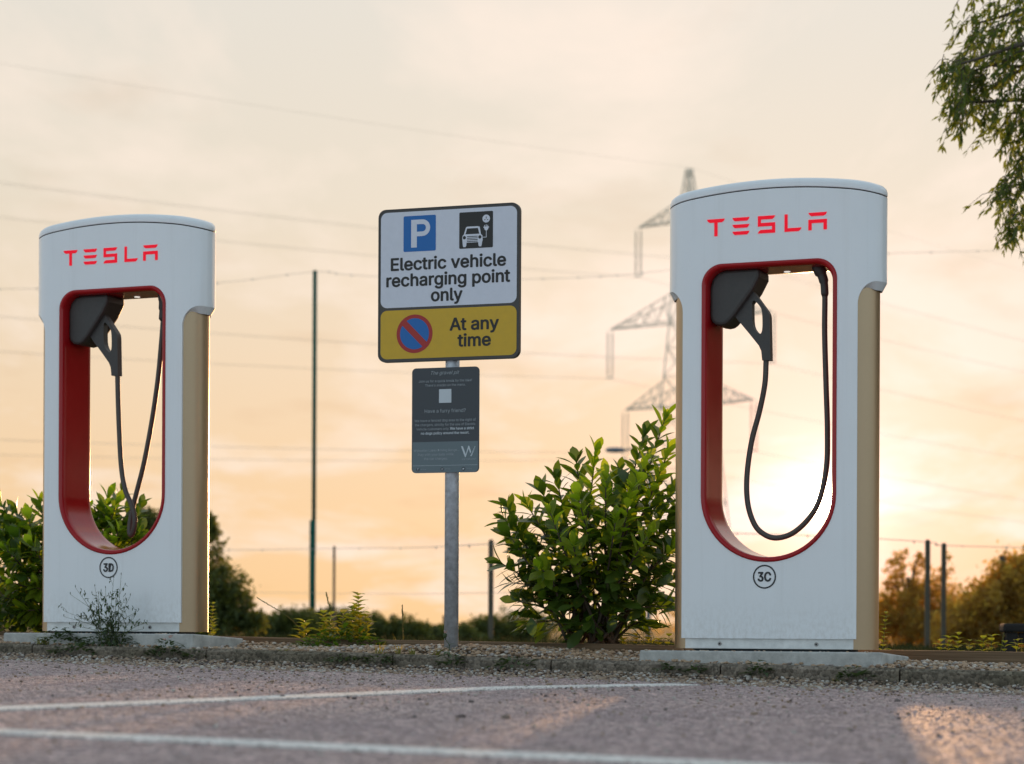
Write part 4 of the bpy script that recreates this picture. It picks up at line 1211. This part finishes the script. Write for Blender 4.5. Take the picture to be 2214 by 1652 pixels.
# thistle in front of the post
def thistle():
    b = bedpt(970, -.2); top = at(962, 1380, b.y) - b
    root = tag(empty('thistle', b), 'single thistle head on a short stem in front of the sign post', 'thistle')
    MB().tube([(0, 0, -.02), (.004, 0, top.z * .6), top], [.002, .0018, .002], 6).build('stem', M['weed'], root, fix=False)
    MB().tube([top, top + Vector((0, 0, .008)), top + Vector((0, 0, .017)), top + Vector((0, 0, .022))], [.003, .0085, .008, .004], 10).build('seed_head', M['weed'], root, fix=False)
    mb = MB(); r = random.Random(5)
    for k in range(26):
        a = r.uniform(0, 6.28); c = top + Vector((0, 0, .02))
        mb.tube([c, c + Vector((math.cos(a) * r.uniform(.002, .012), math.sin(a) * .01, r.uniform(.008, .016)))], [.0008, .0003], 3, caps=False)
    mb.build('floret', M['petal'], root, fix=False)
    mb = MB()
    for k in range(5): blade_mesh(mb, (0, 0, top.z * .15 * k), ((-1) ** k * .035, .01, top.z * .15 * k + .01), .008)
    mb.build('blade', M['weed'], root, fix=False)
thistle()

# the fine branching weed in front of the 3D charger
def branching_weed():
    r = random.Random(33)
    b = bedpt(238, -.145)
    root = tag(empty('branching_weed', b), 'wiry branching weed with seed pods in front of charger 3D', 'weed')
    Yw = b.y
    tips = [(137, 1320), (152, 1285), (163, 1270), (138, 1333), (205, 1268), (213, 1285), (228, 1272), (246, 1250), (262, 1243), (250, 1290), (282, 1288), (300, 1320), (318, 1345), (190, 1300), (175, 1330), (230, 1310), (268, 1300), (290, 1335), (215, 1330), (150, 1350), (310, 1360), (260, 1330), (240, 1345), (200, 1345)]
    stems = MB(); pods = MB(); D = []; P_ = []; Z = []
    for tx, ty in tips:
        tip = at(tx, ty, Yw + r.uniform(-.02, .03)) - b
        s = Vector((r.uniform(-.06, .06), r.uniform(-.02, .02), -.01))
        mid = s.lerp(tip, .5) + Vector((-(tip.x - s.x) * .12, 0, .02))
        pts = catmull([s, mid, tip], 8)
        stems.tube(pts, [.0016 - .0010 * i / (len(pts) - 1) for i in range(len(pts))], 4, caps=False)
        for k in range(r.randint(3, 6)):
            t = r.uniform(.35, .95); p = pts[int(t * (len(pts) - 1))]
            q = p + Vector((r.uniform(-.035, .035), r.uniform(-.02, .02), r.uniform(.005, .045)))
            stems.tube([p, p.lerp(q, .5) + Vector((0, 0, .004)), q], [.0009, .0007, .0005], 3, caps=False)
            e = q + Vector((r.uniform(-.006, .006), 0, r.uniform(.008, .014)))
            pods.tube([q, q.lerp(e, .4), e], [.0006, .0021, .0004], 5, caps=False)
            for m in range(2):
                D.append((r.uniform(-1, 1), r.uniform(-1, 1), r.uniform(-1.1, .3))); P_.append(tuple(q.lerp(p, .3 * m))); Z.append(r.uniform(.010, .022))
        for k in range(8):
            t = r.uniform(.1, .8); p = pts[int(t * (len(pts) - 1))]
            D.append((r.uniform(-1, 1), r.uniform(-1, 1), r.uniform(-.4, .8))); P_.append(tuple(p)); Z.append(r.uniform(.012, .026))
        e = tip + Vector((0, 0, .012)); pods.tube([tip, tip.lerp(e, .4), e], [.0006, .0022, .0004], 5, caps=False)
    for k in range(230):   # dense foot
        a = r.uniform(0, 6.28); q = math.sqrt(r.random())
        P_.append((math.cos(a) * .15 * q, math.sin(a) * .05 * q, .07 * (1 - q * q) * r.random() + .003)); D.append((math.cos(a), math.sin(a), r.uniform(-.2, 1.2))); Z.append(r.uniform(.012, .032))
    stems.build('stem', M['stem'], root, fix=False); pods.build('seed_pod', M['weed'], root, fix=False)
    tv, tf = leaf_tv(NETTLE[1]); tv = tv * np.array([.8, 1, 1])
    me = scatter('foliage', tv, tf, basis(np.array(D), np.tile((0.1, -.2, 1.0), (len(D), 1)), np.array(Z)), np.array(P_), True)
    link('foliage', me, M['weed'], root)
branching_weed()

# ------------------------------------------------------------------ trees
def ground_at(p):
    u_, v_ = uv_of(p); return field_z(u_, v_)
def tree(name, base, height, lobes, nleaf, lsize, mat, label, seed, trunk_r=.08, hang=0.0, narrow=.45, group=None, limbs=7, cat='tree'):
    """lobes: (dx, dy, z, rx, ry, rz) relative to the base"""
    r = np.random.default_rng(seed); rr = random.Random(seed)
    root = tag(empty(name, base), label, cat, group)
    mb = MB()
    mb.tube(catmull([(0, 0, -.2), (.02 * height, 0, height * .3), (-.01 * height, .01, height * .62)], 5), [trunk_r * (1 - .055 * i) for i in range(11)], 8)
    tot = sum(l[3] * l[4] * l[5] for l in lobes) ** 1.0
    for l in lobes:
        s = Vector((0, 0, height * rr.uniform(.2, .45))); e = Vector(l[:3])
        mb.tube(catmull([s, s.lerp(e, .5) + Vector((0, 0, .05 * height)), e], 5), [trunk_r * (.55 - .045 * i) for i in range(11)], 6)
    mb.build('trunk', M['bark'], root, fix=False)
    D = []; P_ = []; Z = []
    for l in lobes:
        n = int(nleaf * (l[3] * l[4] * l[5]) ** .8 / sum((k[3] * k[4] * k[5]) ** .8 for k in lobes))
        # leaves sit in twig clumps inside the lobe
        nc = max(6, n // 26)
        c = r.normal(0, 1, (nc, 3)); c /= np.linalg.norm(c, axis=1, keepdims=True)
        c *= (r.random((nc, 1)) ** .42) * np.array([l[3], l[4], l[5]]) * (1 + .16 * r.normal(0, 1, (nc, 1)))
        idx = r.integers(0, nc, n)
        sp = .20 * np.array([l[3], l[4], l[5]]).mean()
        q = c[idx] + r.normal(0, 1, (n, 3)) * sp * .6
        P_.append(q + np.array(l[:3]))
        d = r.normal(0, 1, (n, 3)); d[:, 2] -= hang
        D.append(d); Z.append(r.uniform(.6, 1.25, n) * lsize)
    D = np.concatenate(D); P_ = np.concatenate(P_); Z = np.concatenate(Z)
    ok = P_[:, 2] > -.05
    D, P_, Z = D[ok], P_[ok], Z[ok]
    tv = np.array([(0, 0, 0), (-narrow / 2, .45, .05), (0, 1, 0), (narrow / 2, .45, .05)]); tf = np.array([(0, 3, 2, 1)])
    me = scatter('crown', tv, tf, basis(D, r.normal(0, 1, (len(D), 3)) + np.array([0, 0, .6]), Z), P_, False)
    tag(link('crown', me, M[mat], root), kind='stuff')
    return root
def lobes_at(base, items, Y):
    out = []
    for tx, ty, rx, rz in items:
        p = at(tx, ty, Y) - base; k = Y / F
        out.append((p.x, p.y + random.Random(tx + ty).uniform(-.2, .2) * rx * k, p.z, rx * k, rx * k * .8, rz * k))
    return out
def gbase(tx, Y):
    p = at(tx, 1350, Y); return Vector((p.x, p.y, ground_at(p)))
b = gbase(395, 32)
tree('conifer_tree', b, 1.9, lobes_at(b, [(400, 1290, 120, 100), (380, 1200, 80, 80), (440, 1180, 40, 60), (355, 1140, 55, 50), (455, 1150, 22, 40), (470, 1270, 60, 60), (500, 1320, 60, 55), (540, 1350, 45, 45), (300, 1250, 80, 110), (320, 1120, 25, 30), (430, 1350, 110, 60)], 32), 30000, .085, 'far_leaf', 'dark green sloping tree right behind charger 3D', 51, .12)
HED = [(610, [(575, 1365, 40, 36), (610, 1360, 45, 40), (645, 1355, 45, 42)], 'rounded far hedge tree just left of the green pole foot'), (720, [(690, 1358, 48, 40), (735, 1355, 45, 42), (715, 1335, 22, 24)], 'far hedge tree behind the nettles and green pole'),
       (850, [(800, 1368, 50, 36), (850, 1366, 50, 34), (895, 1370, 40, 30)], 'low far hedge between nettles and sign post'), (960, [(930, 1376, 40, 24), (980, 1374, 50, 24)], 'lowest far hedge right behind the sign post'), (1075, [(1040, 1368, 45, 32), (1090, 1362, 60, 42), (1150, 1362, 55, 40)], 'far hedge beside the thick fence post and laurel')]
for i, (x0, items, lb) in enumerate(HED):
    b = gbase(x0, 44 + 2 * i)
    tree('hedge_tree', b, 1.0, lobes_at(b, items, b.y), 7000, .10, 'far_leaf', lb, 60 + i, .06, group='hedge trees along the horizon', cat='tree')
b = gbase(-10, 34)
tree('hedge_tree', b, 2.0, lobes_at(b, [(10, 1300, 70, 60), (-60, 1280, 80, 80)], 34), 5000, .06, 'far_leaf', 'blurred background tree behind the laurel at left edge', 70, .1, group='hedge trees along the horizon')
b = gbase(1965, 36)
tree('wispy_tree', b, 1.8, lobes_at(b, [(1955, 1300, 60, 70), (1945, 1215, 26, 40), (1985, 1200, 16, 36), (1925, 1260, 25, 40), (2000, 1270, 40, 60), (1990, 1340, 80, 50), (2045, 1250, 22, 46), (2050, 1320, 50, 60), (1900, 1340, 60, 50), (1960, 1360, 90, 45), (2040, 1360, 60, 40)], 36), 18000, .075, 'glare_leaf', 'wispy sunlit tree right of charger 3C behind two posts', 52, .07, hang=.6, narrow=.35)
b = gbase(2170, 33)
tree('rounded_tree', b, 2.2, lobes_at(b, [(2180, 1300, 90, 90), (2215, 1240, 60, 50), (2140, 1290, 50, 50), (2100, 1330, 50, 50), (2240, 1300, 80, 90), (2080, 1350, 70, 45), (2150, 1355, 90, 50)], 33), 24000, .085, 'glare_leaf', 'broad sunlit bushy tree at the lower right edge', 53, .1)
b = gbase(1760, 60)
tree('hedge_tree', b, 2.0, lobes_at(b, [(1700, 1310, 120, 50), (1830, 1310, 110, 55), (1600, 1320, 100, 45), (1500, 1330, 100, 35)], 60), 9000, .10, 'glare_leaf', 'sunlit far hedge low behind charger 3C', 54, .1, group='hedge trees along the horizon')
def meadow():
    r = np.random.default_rng(9); n = 26000
    u = r.uniform(-9, 9, n); v = 5 + 24 * r.random(n) ** 1.2
    hgt = r.uniform(.04, .13, n)
    P = np.stack([CR.x + U.x * u + V.x * v, CR.y + U.y * u + V.y * v, np.array([field_z(a, b) for a, b in zip(u, v)])], 1)
    tv = np.array([(-.05, 0, 0), (.05, 0, 0), (.03, .6, .05), (0, 1, .18)]); tf = np.array([(0, 1, 2, 3)])
    D = np.stack([r.normal(0, .35, n), r.normal(0, .35, n), np.ones(n)], 1)
    me = scatter('meadow_grass', tv, tf, basis(D, r.normal(0, 1, (n, 3)), hgt), P, False)
    tag(link('meadow_grass', me, M['meadow']), 'rough olive grass covering the ground behind the edging', kind='stuff')
meadow()
for k, (X_, Y_, hh, lb) in enumerate([(11.5, 13.5, 7.0, 'large leafy tree standing well off to the right, nearest'), (17.0, 22.0, 9.0, 'large leafy tree standing well off to the right, farther back'), (10.6, 21.0, 7.5, 'large leafy tree standing well off to the right, closest to the view')]):
    b = Vector((X_, Y_, ground_at((X_, Y_, 0))))
    tree('broad_tree', b, hh, [(0, 0, hh * .62, hh * .33, hh * .33, hh * .36), (-1.2, .4, hh * .45, hh * .25, hh * .25, hh * .25), (1.3, -.4, hh * .5, hh * .25, hh * .25, hh * .28)], 9000, .22, 'far_leaf', lb, 90 + k, .2, group='trees beyond the right edge')
# willow leaning in at the top right
def willow():
    Yw = 14.0
    p = at(2560, 1350, Yw); base = Vector((p.x, p.y, ground_at(p)))
    root = tag(empty('willow_tree', base), 'willow tree with narrow drooping leaves at the top right corner', 'tree')
    r = random.Random(77); rn = np.random.default_rng(77)
    mb = MB()
    mb.tube(catmull([(0, 0, -.3), (.05, 0, 1.2), (-.05, .05, 2.6), (-.1, 0, 4.6)], 6), [.16 - .006 * i for i in range(19)], 10)
    twigs = MB(); D = []; P_ = []; Z = []
    anchors = []
    # clump centres in the frame, with spread
    cl = [(2170, 60, 90, 90), (2120, 150, 80, 70), (2200, 170, 90, 90), (2110, 240, 55, 45), (2170, 280, 60, 45), (2230, 60, 90, 90), (2240, 250, 80, 70), (2105, 60, 40, 60), (2200, 380, 40, 60), (2225, 450, 40, 60), (2180, 500, 22, 35), (2160, 440, 18, 30), (2210, 330, 50, 50), (2090, 190, 50, 40), (2060, 150, 30, 25), (2075, 255, 30, 25),
          (2330, 100, 150, 150), (2340, 330, 130, 130), (2450, 50, 160, 160), (2460, 260, 150, 150), (2330, -120, 160, 130), (2480, -150, 170, 130), (2200, -90, 120, 90), (2560, 150, 150, 200), (2320, 520, 90, 120)]
    for ci, (cx, cy, sx, sy) in enumerate(cl):
        c = at(cx + 8, cy - (35 if cy > 150 else 10), Yw + r.uniform(-.5, .5)) - base
        st = Vector((-.1 + r.uniform(-.1, .1), 0, min(4.5, max(1.6, c.z - .4 + r.uniform(-.3, .5)))))
        lim = catmull([st, st.lerp(c, .5) + Vector((0, 0, .25)), c], 6)
        mb.tube(lim, [.035 - .0024 * i for i in range(len(lim))], 6)
        k = Yw / F
        ntw = int(15 + sx * sy / 330)
        for t in range(ntw):
            s = c + Vector((r.gauss(0, .45) * sx * k, r.gauss(0, .6) * sx * k, r.gauss(.15, .5) * sy * k))
            ln = r.uniform(.10, .25)
            d0 = Vector((r.uniform(-.9, .35), r.uniform(-.6, .6), r.uniform(-1.1, -.1))).normalized()
            e = s + d0 * ln
            e.z -= ln * .15
            pts = [s, s.lerp(e, .5) + Vector((0, 0, .03)), e]
            twigs.tube(pts, [.003, .002, .001], 3, caps=False)
            for j in range(r.randint(10, 16)):
                f = r.random(); q = pts[0].lerp(pts[2], f)
                P_.append(tuple(q)); D.append(tuple(d0 * .7 + Vector((r.gauss(0, .55), r.gauss(0, .55), r.gauss(-.5, .45))))); Z.append(r.uniform(.038, .072))
    mb.build('trunk', M['bark'], root, fix=False)
    twigs.build('twig', M['bark'], root, fix=False)
    tv = np.array([(0, 0, 0), (-.14, .4, .03), (0, 1, -.04), (.14, .4, .03)]); tf = np.array([(0, 3, 2, 1)])
    me = scatter('crown', tv, tf, basis(np.array(D), rn.normal(0, 1, (len(D), 3)), np.array(Z)), np.array(P_), False)
    tag(link('crown', me, M['willow'], root), kind='stuff')
willow()

# ------------------------------------------------------------------ posts, fence wires, lamp, bench
def net_pole():
    Y = 50.0
    t = at(681, 585, Y); g = gbase(679, Y)
    root = tag(empty('net_pole', g), 'tall thin dark green pole rising from a thicker post, left of the sign', 'pole')
    MB().tube([(t.x - g.x, 0, at(681, 1200, Y).z - g.z), (t.x - g.x, 0, t.z - g.z)], .047, 12).build('upper_pole', M['green_pole'], root)
    x1 = at(676, 1200, Y).x - g.x
    MB().tube([(x1, -.02, -.3), (x1, -.02, at(676, 1125, Y).z - g.z)], .066, 14).build('lower_post', M['green_pole'], root)
    for ty in (1150, 1180):
        MB().tube([(x1, -.02, at(676, ty + 3, Y).z - g.z), (x1, -.02, at(676, ty, Y).z - g.z)], .074, 14).build('clamp', M['green_pole'], root)
    # top cable with its clips
    line = [at(-200, 640, Y), at(0, 625, Y), at(250, 624, Y), at(470, 612, Y), at(681, 588, Y), at(760, 595, Y), at(1000, 605, Y), at(1250, 600, Y), at(1390, 590, Y), at(1700, 556, Y), at(1920, 548, Y), at(2214, 540, Y), at(2500, 530, Y)]
    pts = catmull(line, 6)
    c = MB(); c.tube(pts, .004, 4, caps=False)
    o = c.build('net_cable', M['wire'], fix=False); tag(o, 'faint sagging net cable running off the tall green pole top', 'cable')
    cm = MB().tube([(0, 0, .02), (0, 0, -.03)], .011, 5).mesh('clip'); cm.materials.append(M['wire'])
    for i in range(0, len(pts) - 1, 2):
        k = bpy.data.objects.new('clip', cm); COL.objects.link(k); k.parent = o; k.location = pts[i]
net_pole()
def fence_post(tx, ty, Y, w, label):
    g = gbase(tx, Y); h = at(tx, ty, Y).z - g.z
    root = tag(empty('fence_post', g), label, 'post', 'fence posts beyond the edging')
    MB().box(-w / 2, w / 2, -w / 2, w / 2, -.3, h).build('shaft', M['post_wood'], root, bevel=w * .12)
    MB().box(-w * .38, w * .38, -w * .38, w * .38, h, h + w * .3).build('top', M['post_wood'], root)
    return root
fence_post(722, 1182, 42, .045, 'thin pale fence post standing right of the green pole')
fence_post(1061, 1170, 27, .062, 'dark square fence post between sign and laurel')
fence_post(2005, 1170, 27, .056, 'left one of the two fence posts right of charger 3C')
fence_post(2040, 1177, 28, .056, 'right one of the two fence posts right of charger 3C')
def fence_wire(pts, label, seed, clips=True, rad_=.0045):
    r = random.Random(seed)
    P_ = catmull(pts, 10); mb = MB(); mb.tube(P_, rad_, 4, caps=False)
    o = tag(mb.build('fence_wire', M['wire'], fix=False), label, 'wire', 'fence wires')
    if clips:
        cm = MB().tube([(0, 0, .010), (0, 0, -.022)], [.006, .011], 5).mesh('clip'); cm.materials.append(M['wire'])
        for i in range(3, len(P_), 5):
            k = bpy.data.objects.new('clip', cm); COL.objects.link(k); k.parent = o; k.location = P_[i]; k.scale = (1, 1, r.uniform(.6, 1.5))
fence_wire([at(300, 1186, 44), at(500, 1189, 43), at(722, 1186, 42), at(900, 1184, 35), at(1061, 1176, 27), at(1400, 1160, 27)], 'upper fence wire with clips behind the sign post', 1)
fence_wire([at(300, 1284, 44), at(500, 1281, 43), at(722, 1283, 42), at(900, 1284, 35), at(1061, 1282, 27), at(1400, 1280, 27)], 'lower fence wire behind the sign post', 2, False, .003)
fence_wire([at(1500, 1150, 27), at(1800, 1160, 27), at(2005, 1172, 27), at(2040, 1179, 28), at(2214, 1184, 29), at(2400, 1186, 30)], 'fence wire on the two posts right of charger 3C', 3)
def street_lamp():
    Y = 60.0
    h = at(1331, 973, Y); g = gbase(1402, Y)
    root = tag(empty('street_lamp', g), 'grey street lamp head above the laurel bush', 'lamp')
    top = at(1402, 972, Y) - g
    MB().tube([(0, 0, -.3), (0, 0, 1.0), (0, 0, top.z)], [.07, .06, .04], 10).build('post', M['lamp_head'], root)
    MB().tube([(0, 0, top.z - .02), (-.3, 0, top.z + .04), (h.x - g.x + .2, 0, h.z - g.z)], .025, 8).build('arm', M['lamp_head'], root)
    hd = MB(); c = h - g
    prof = [(-.26, .02, .03), (-.2, .07, .06), (0, .11, .075), (.16, .09, .06), (.25, .03, .03)]
    rings = []
    for dx, wy, hz in prof: rings.append([(c.x + dx, c.y + wy * math.cos(a), c.z + hz * math.sin(a)) for a in [6.2832 * k / 12 for k in range(12)]])
    vs = [p for rr in rings for p in rr]; fs = [(j * 12 + i, j * 12 + (i + 1) % 12, (j + 1) * 12 + (i + 1) % 12, (j + 1) * 12 + i) for j in range(4) for i in range(12)]
    fs += [tuple(range(12)), tuple(reversed(range(48, 60)))]
    hd.add(vs, fs, True).build('lamp_head', M['lamp_head'], root)
street_lamp()
def bench():
    Y = 14.5
    g = gbase(2176, Y); top = at(2176, 1348, Y).z - g.z
    root = tag(empty('bench', g, rad(-8)), 'dark low bench with thick square leg at the right edge', 'bench')
    MB().box(-.02, 1.25, 0, .36, top - .055, top).build('seat', M['bench'], root, bevel=.015)
    for x in (.0, 1.10):
        for y in (.02, .28):
            MB().box(x, x + .075, y, y + .06, -.15, top - .056).build('leg', M['bench'], root, bevel=.008)
    MB().box(.08, 1.10, .04, .07, top - .13, top - .057).build('apron', M['bench'], root)
bench()

# ------------------------------------------------------------------ pylon and overhead lines
PYC = Vector((18.93, 250.0, 0))
PA = Vector((math.cos(rad(44)), -math.sin(rad(44)), 0))     # along the arms
PL = Vector((math.sin(rad(44)), math.cos(rad(44)), 0))      # along the line
def pylon():
    gz = ground_at(PYC)
    root = tag(empty('pylon', (PYC.x, PYC.y, gz), rad(-44)), 'tall steel lattice electricity pylon behind charger 3C', 'pylon')
    # local x along arms, y along the line
    def hw(z):
        pts = [(0, 4.1), (24, 2.1), (33.2, 1.45), (44, .95), (49.4, .25)]
        for (a, b_), (c, d) in zip(pts[:-1], pts[1:]):
            if z <= c: return b_ + (d - b_) * (z - a) / (c - a)
        return .25
    dz = -gz
    lv = [0, 5, 9.5, 13.5, 17.2, 20.6, 24, 27.2, 30.3, 33.2, 36, 38.8, 41.5, 44, 46.4, 48.2, 49.6]
    cor = lambda z: [Vector((sx * hw(z), sy * hw(z), z + dz if z else 0)) for sx, sy in ((1, 1), (1, -1), (-1, -1), (-1, 1))]
    for k in range(4):
        mb = MB()
        for a, b_ in zip(lv[:-1], lv[1:]): mb.bar(cor(a)[k], cor(b_)[k], .105)
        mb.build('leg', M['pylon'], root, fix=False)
    mb = MB()
    for a, b_ in zip(lv[:-1], lv[1:]):
        A, B = cor(a), cor(b_)
        for k in range(4):
            mb.bar(A[k], B[(k + 1) % 4], .06); mb.bar(A[(k + 1) % 4], B[k], .06); mb.bar(B[k], B[(k + 1) % 4], .05)
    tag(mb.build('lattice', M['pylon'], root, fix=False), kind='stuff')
    ends = []
    for z, reach, rise in ((44.1, 7.2, 2.2), (33.2, 11.3, 3.0), (24.1, 9.0, 2.6)):
        for s in (-1, 1):
            mb = MB(); w = hw(z); tip = Vector((s * reach, 0, z + dz))
            n = 5
            for sy in (-1, 1):
                r0 = Vector((s * w, sy * w, z + dz)); r1 = Vector((s * hw(z + rise), sy * hw(z + rise), z + rise + dz))
                mb.bar(r0, tip, .10); mb.bar(r1, tip, .08)
                for k in range(n):
                    a, b_ = k / n, (k + .5) / n
                    mb.bar(r0.lerp(tip, a), r1.lerp(tip, b_), .06); mb.bar(r1.lerp(tip, b_), r0.lerp(tip, (k + 1) / n), .06)
            for k in range(1, n): mb.bar(Vector((s * w, w, z + dz)).lerp(tip, k / n), Vector((s * w, -w, z + dz)).lerp(tip, k / n), .06)
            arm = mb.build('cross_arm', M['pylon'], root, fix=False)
            for oy in (-.35, .35):
                ins = MB(); ins.tube([tip + Vector((s * oy, 0, -.1)), tip + Vector((s * oy, 0, -5.3))], .035, 5)
                for k in range(22): ins.tube([tip + Vector((s * oy, 0, -.5 - .21 * k)), tip + Vector((s * oy, 0, -.56 - .21 * k))], .13, 7)
                ins.build('insulator', M['insul'], arm, fix=False)
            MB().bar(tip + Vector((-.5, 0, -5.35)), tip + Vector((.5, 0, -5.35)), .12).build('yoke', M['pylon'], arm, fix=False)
            ends.append((s * reach, z - 5.45))
    return ends
ends = pylon()
def overhead(sa, z0, label, twin=True, c=2.0e-4, span=330.0, r_=.010):
    A = PYC + PA * sa; mb = MB()
    for off in ((-.35, .35) if twin else (0,)):
        pts = []
        for k in range(-45, 46):
            s = 300.0 * k / 45
            z = z0 - c * (span * abs(s) - s * s)
            p = A + PL * s + PA * off
            pts.append((p.x, p.y, z))
        mb.tube(pts, r_, 3, caps=False)
    o = mb.build('overhead_line', M['wire'], fix=False)
    return tag(o, label, 'power line', 'overhead lines of the pylon')
overhead(0, 49.8, 'single topmost overhead wire running to the pylon tip', False)
names = {(-1, 0): 'left end of the pylon\'s upper arm', (1, 0): 'right end of the pylon\'s upper arm', (-1, 1): 'left end of the pylon\'s long middle arm', (1, 1): 'right end of the pylon\'s long middle arm', (-1, 2): 'left end of the pylon\'s lowest arm', (1, 2): 'right end of the pylon\'s lowest arm'}
for i, (sa, z0) in enumerate(ends):
    overhead(sa, z0, 'twin overhead wires hung from the ' + names[(-1 if i % 2 == 0 else 1, i // 2)])
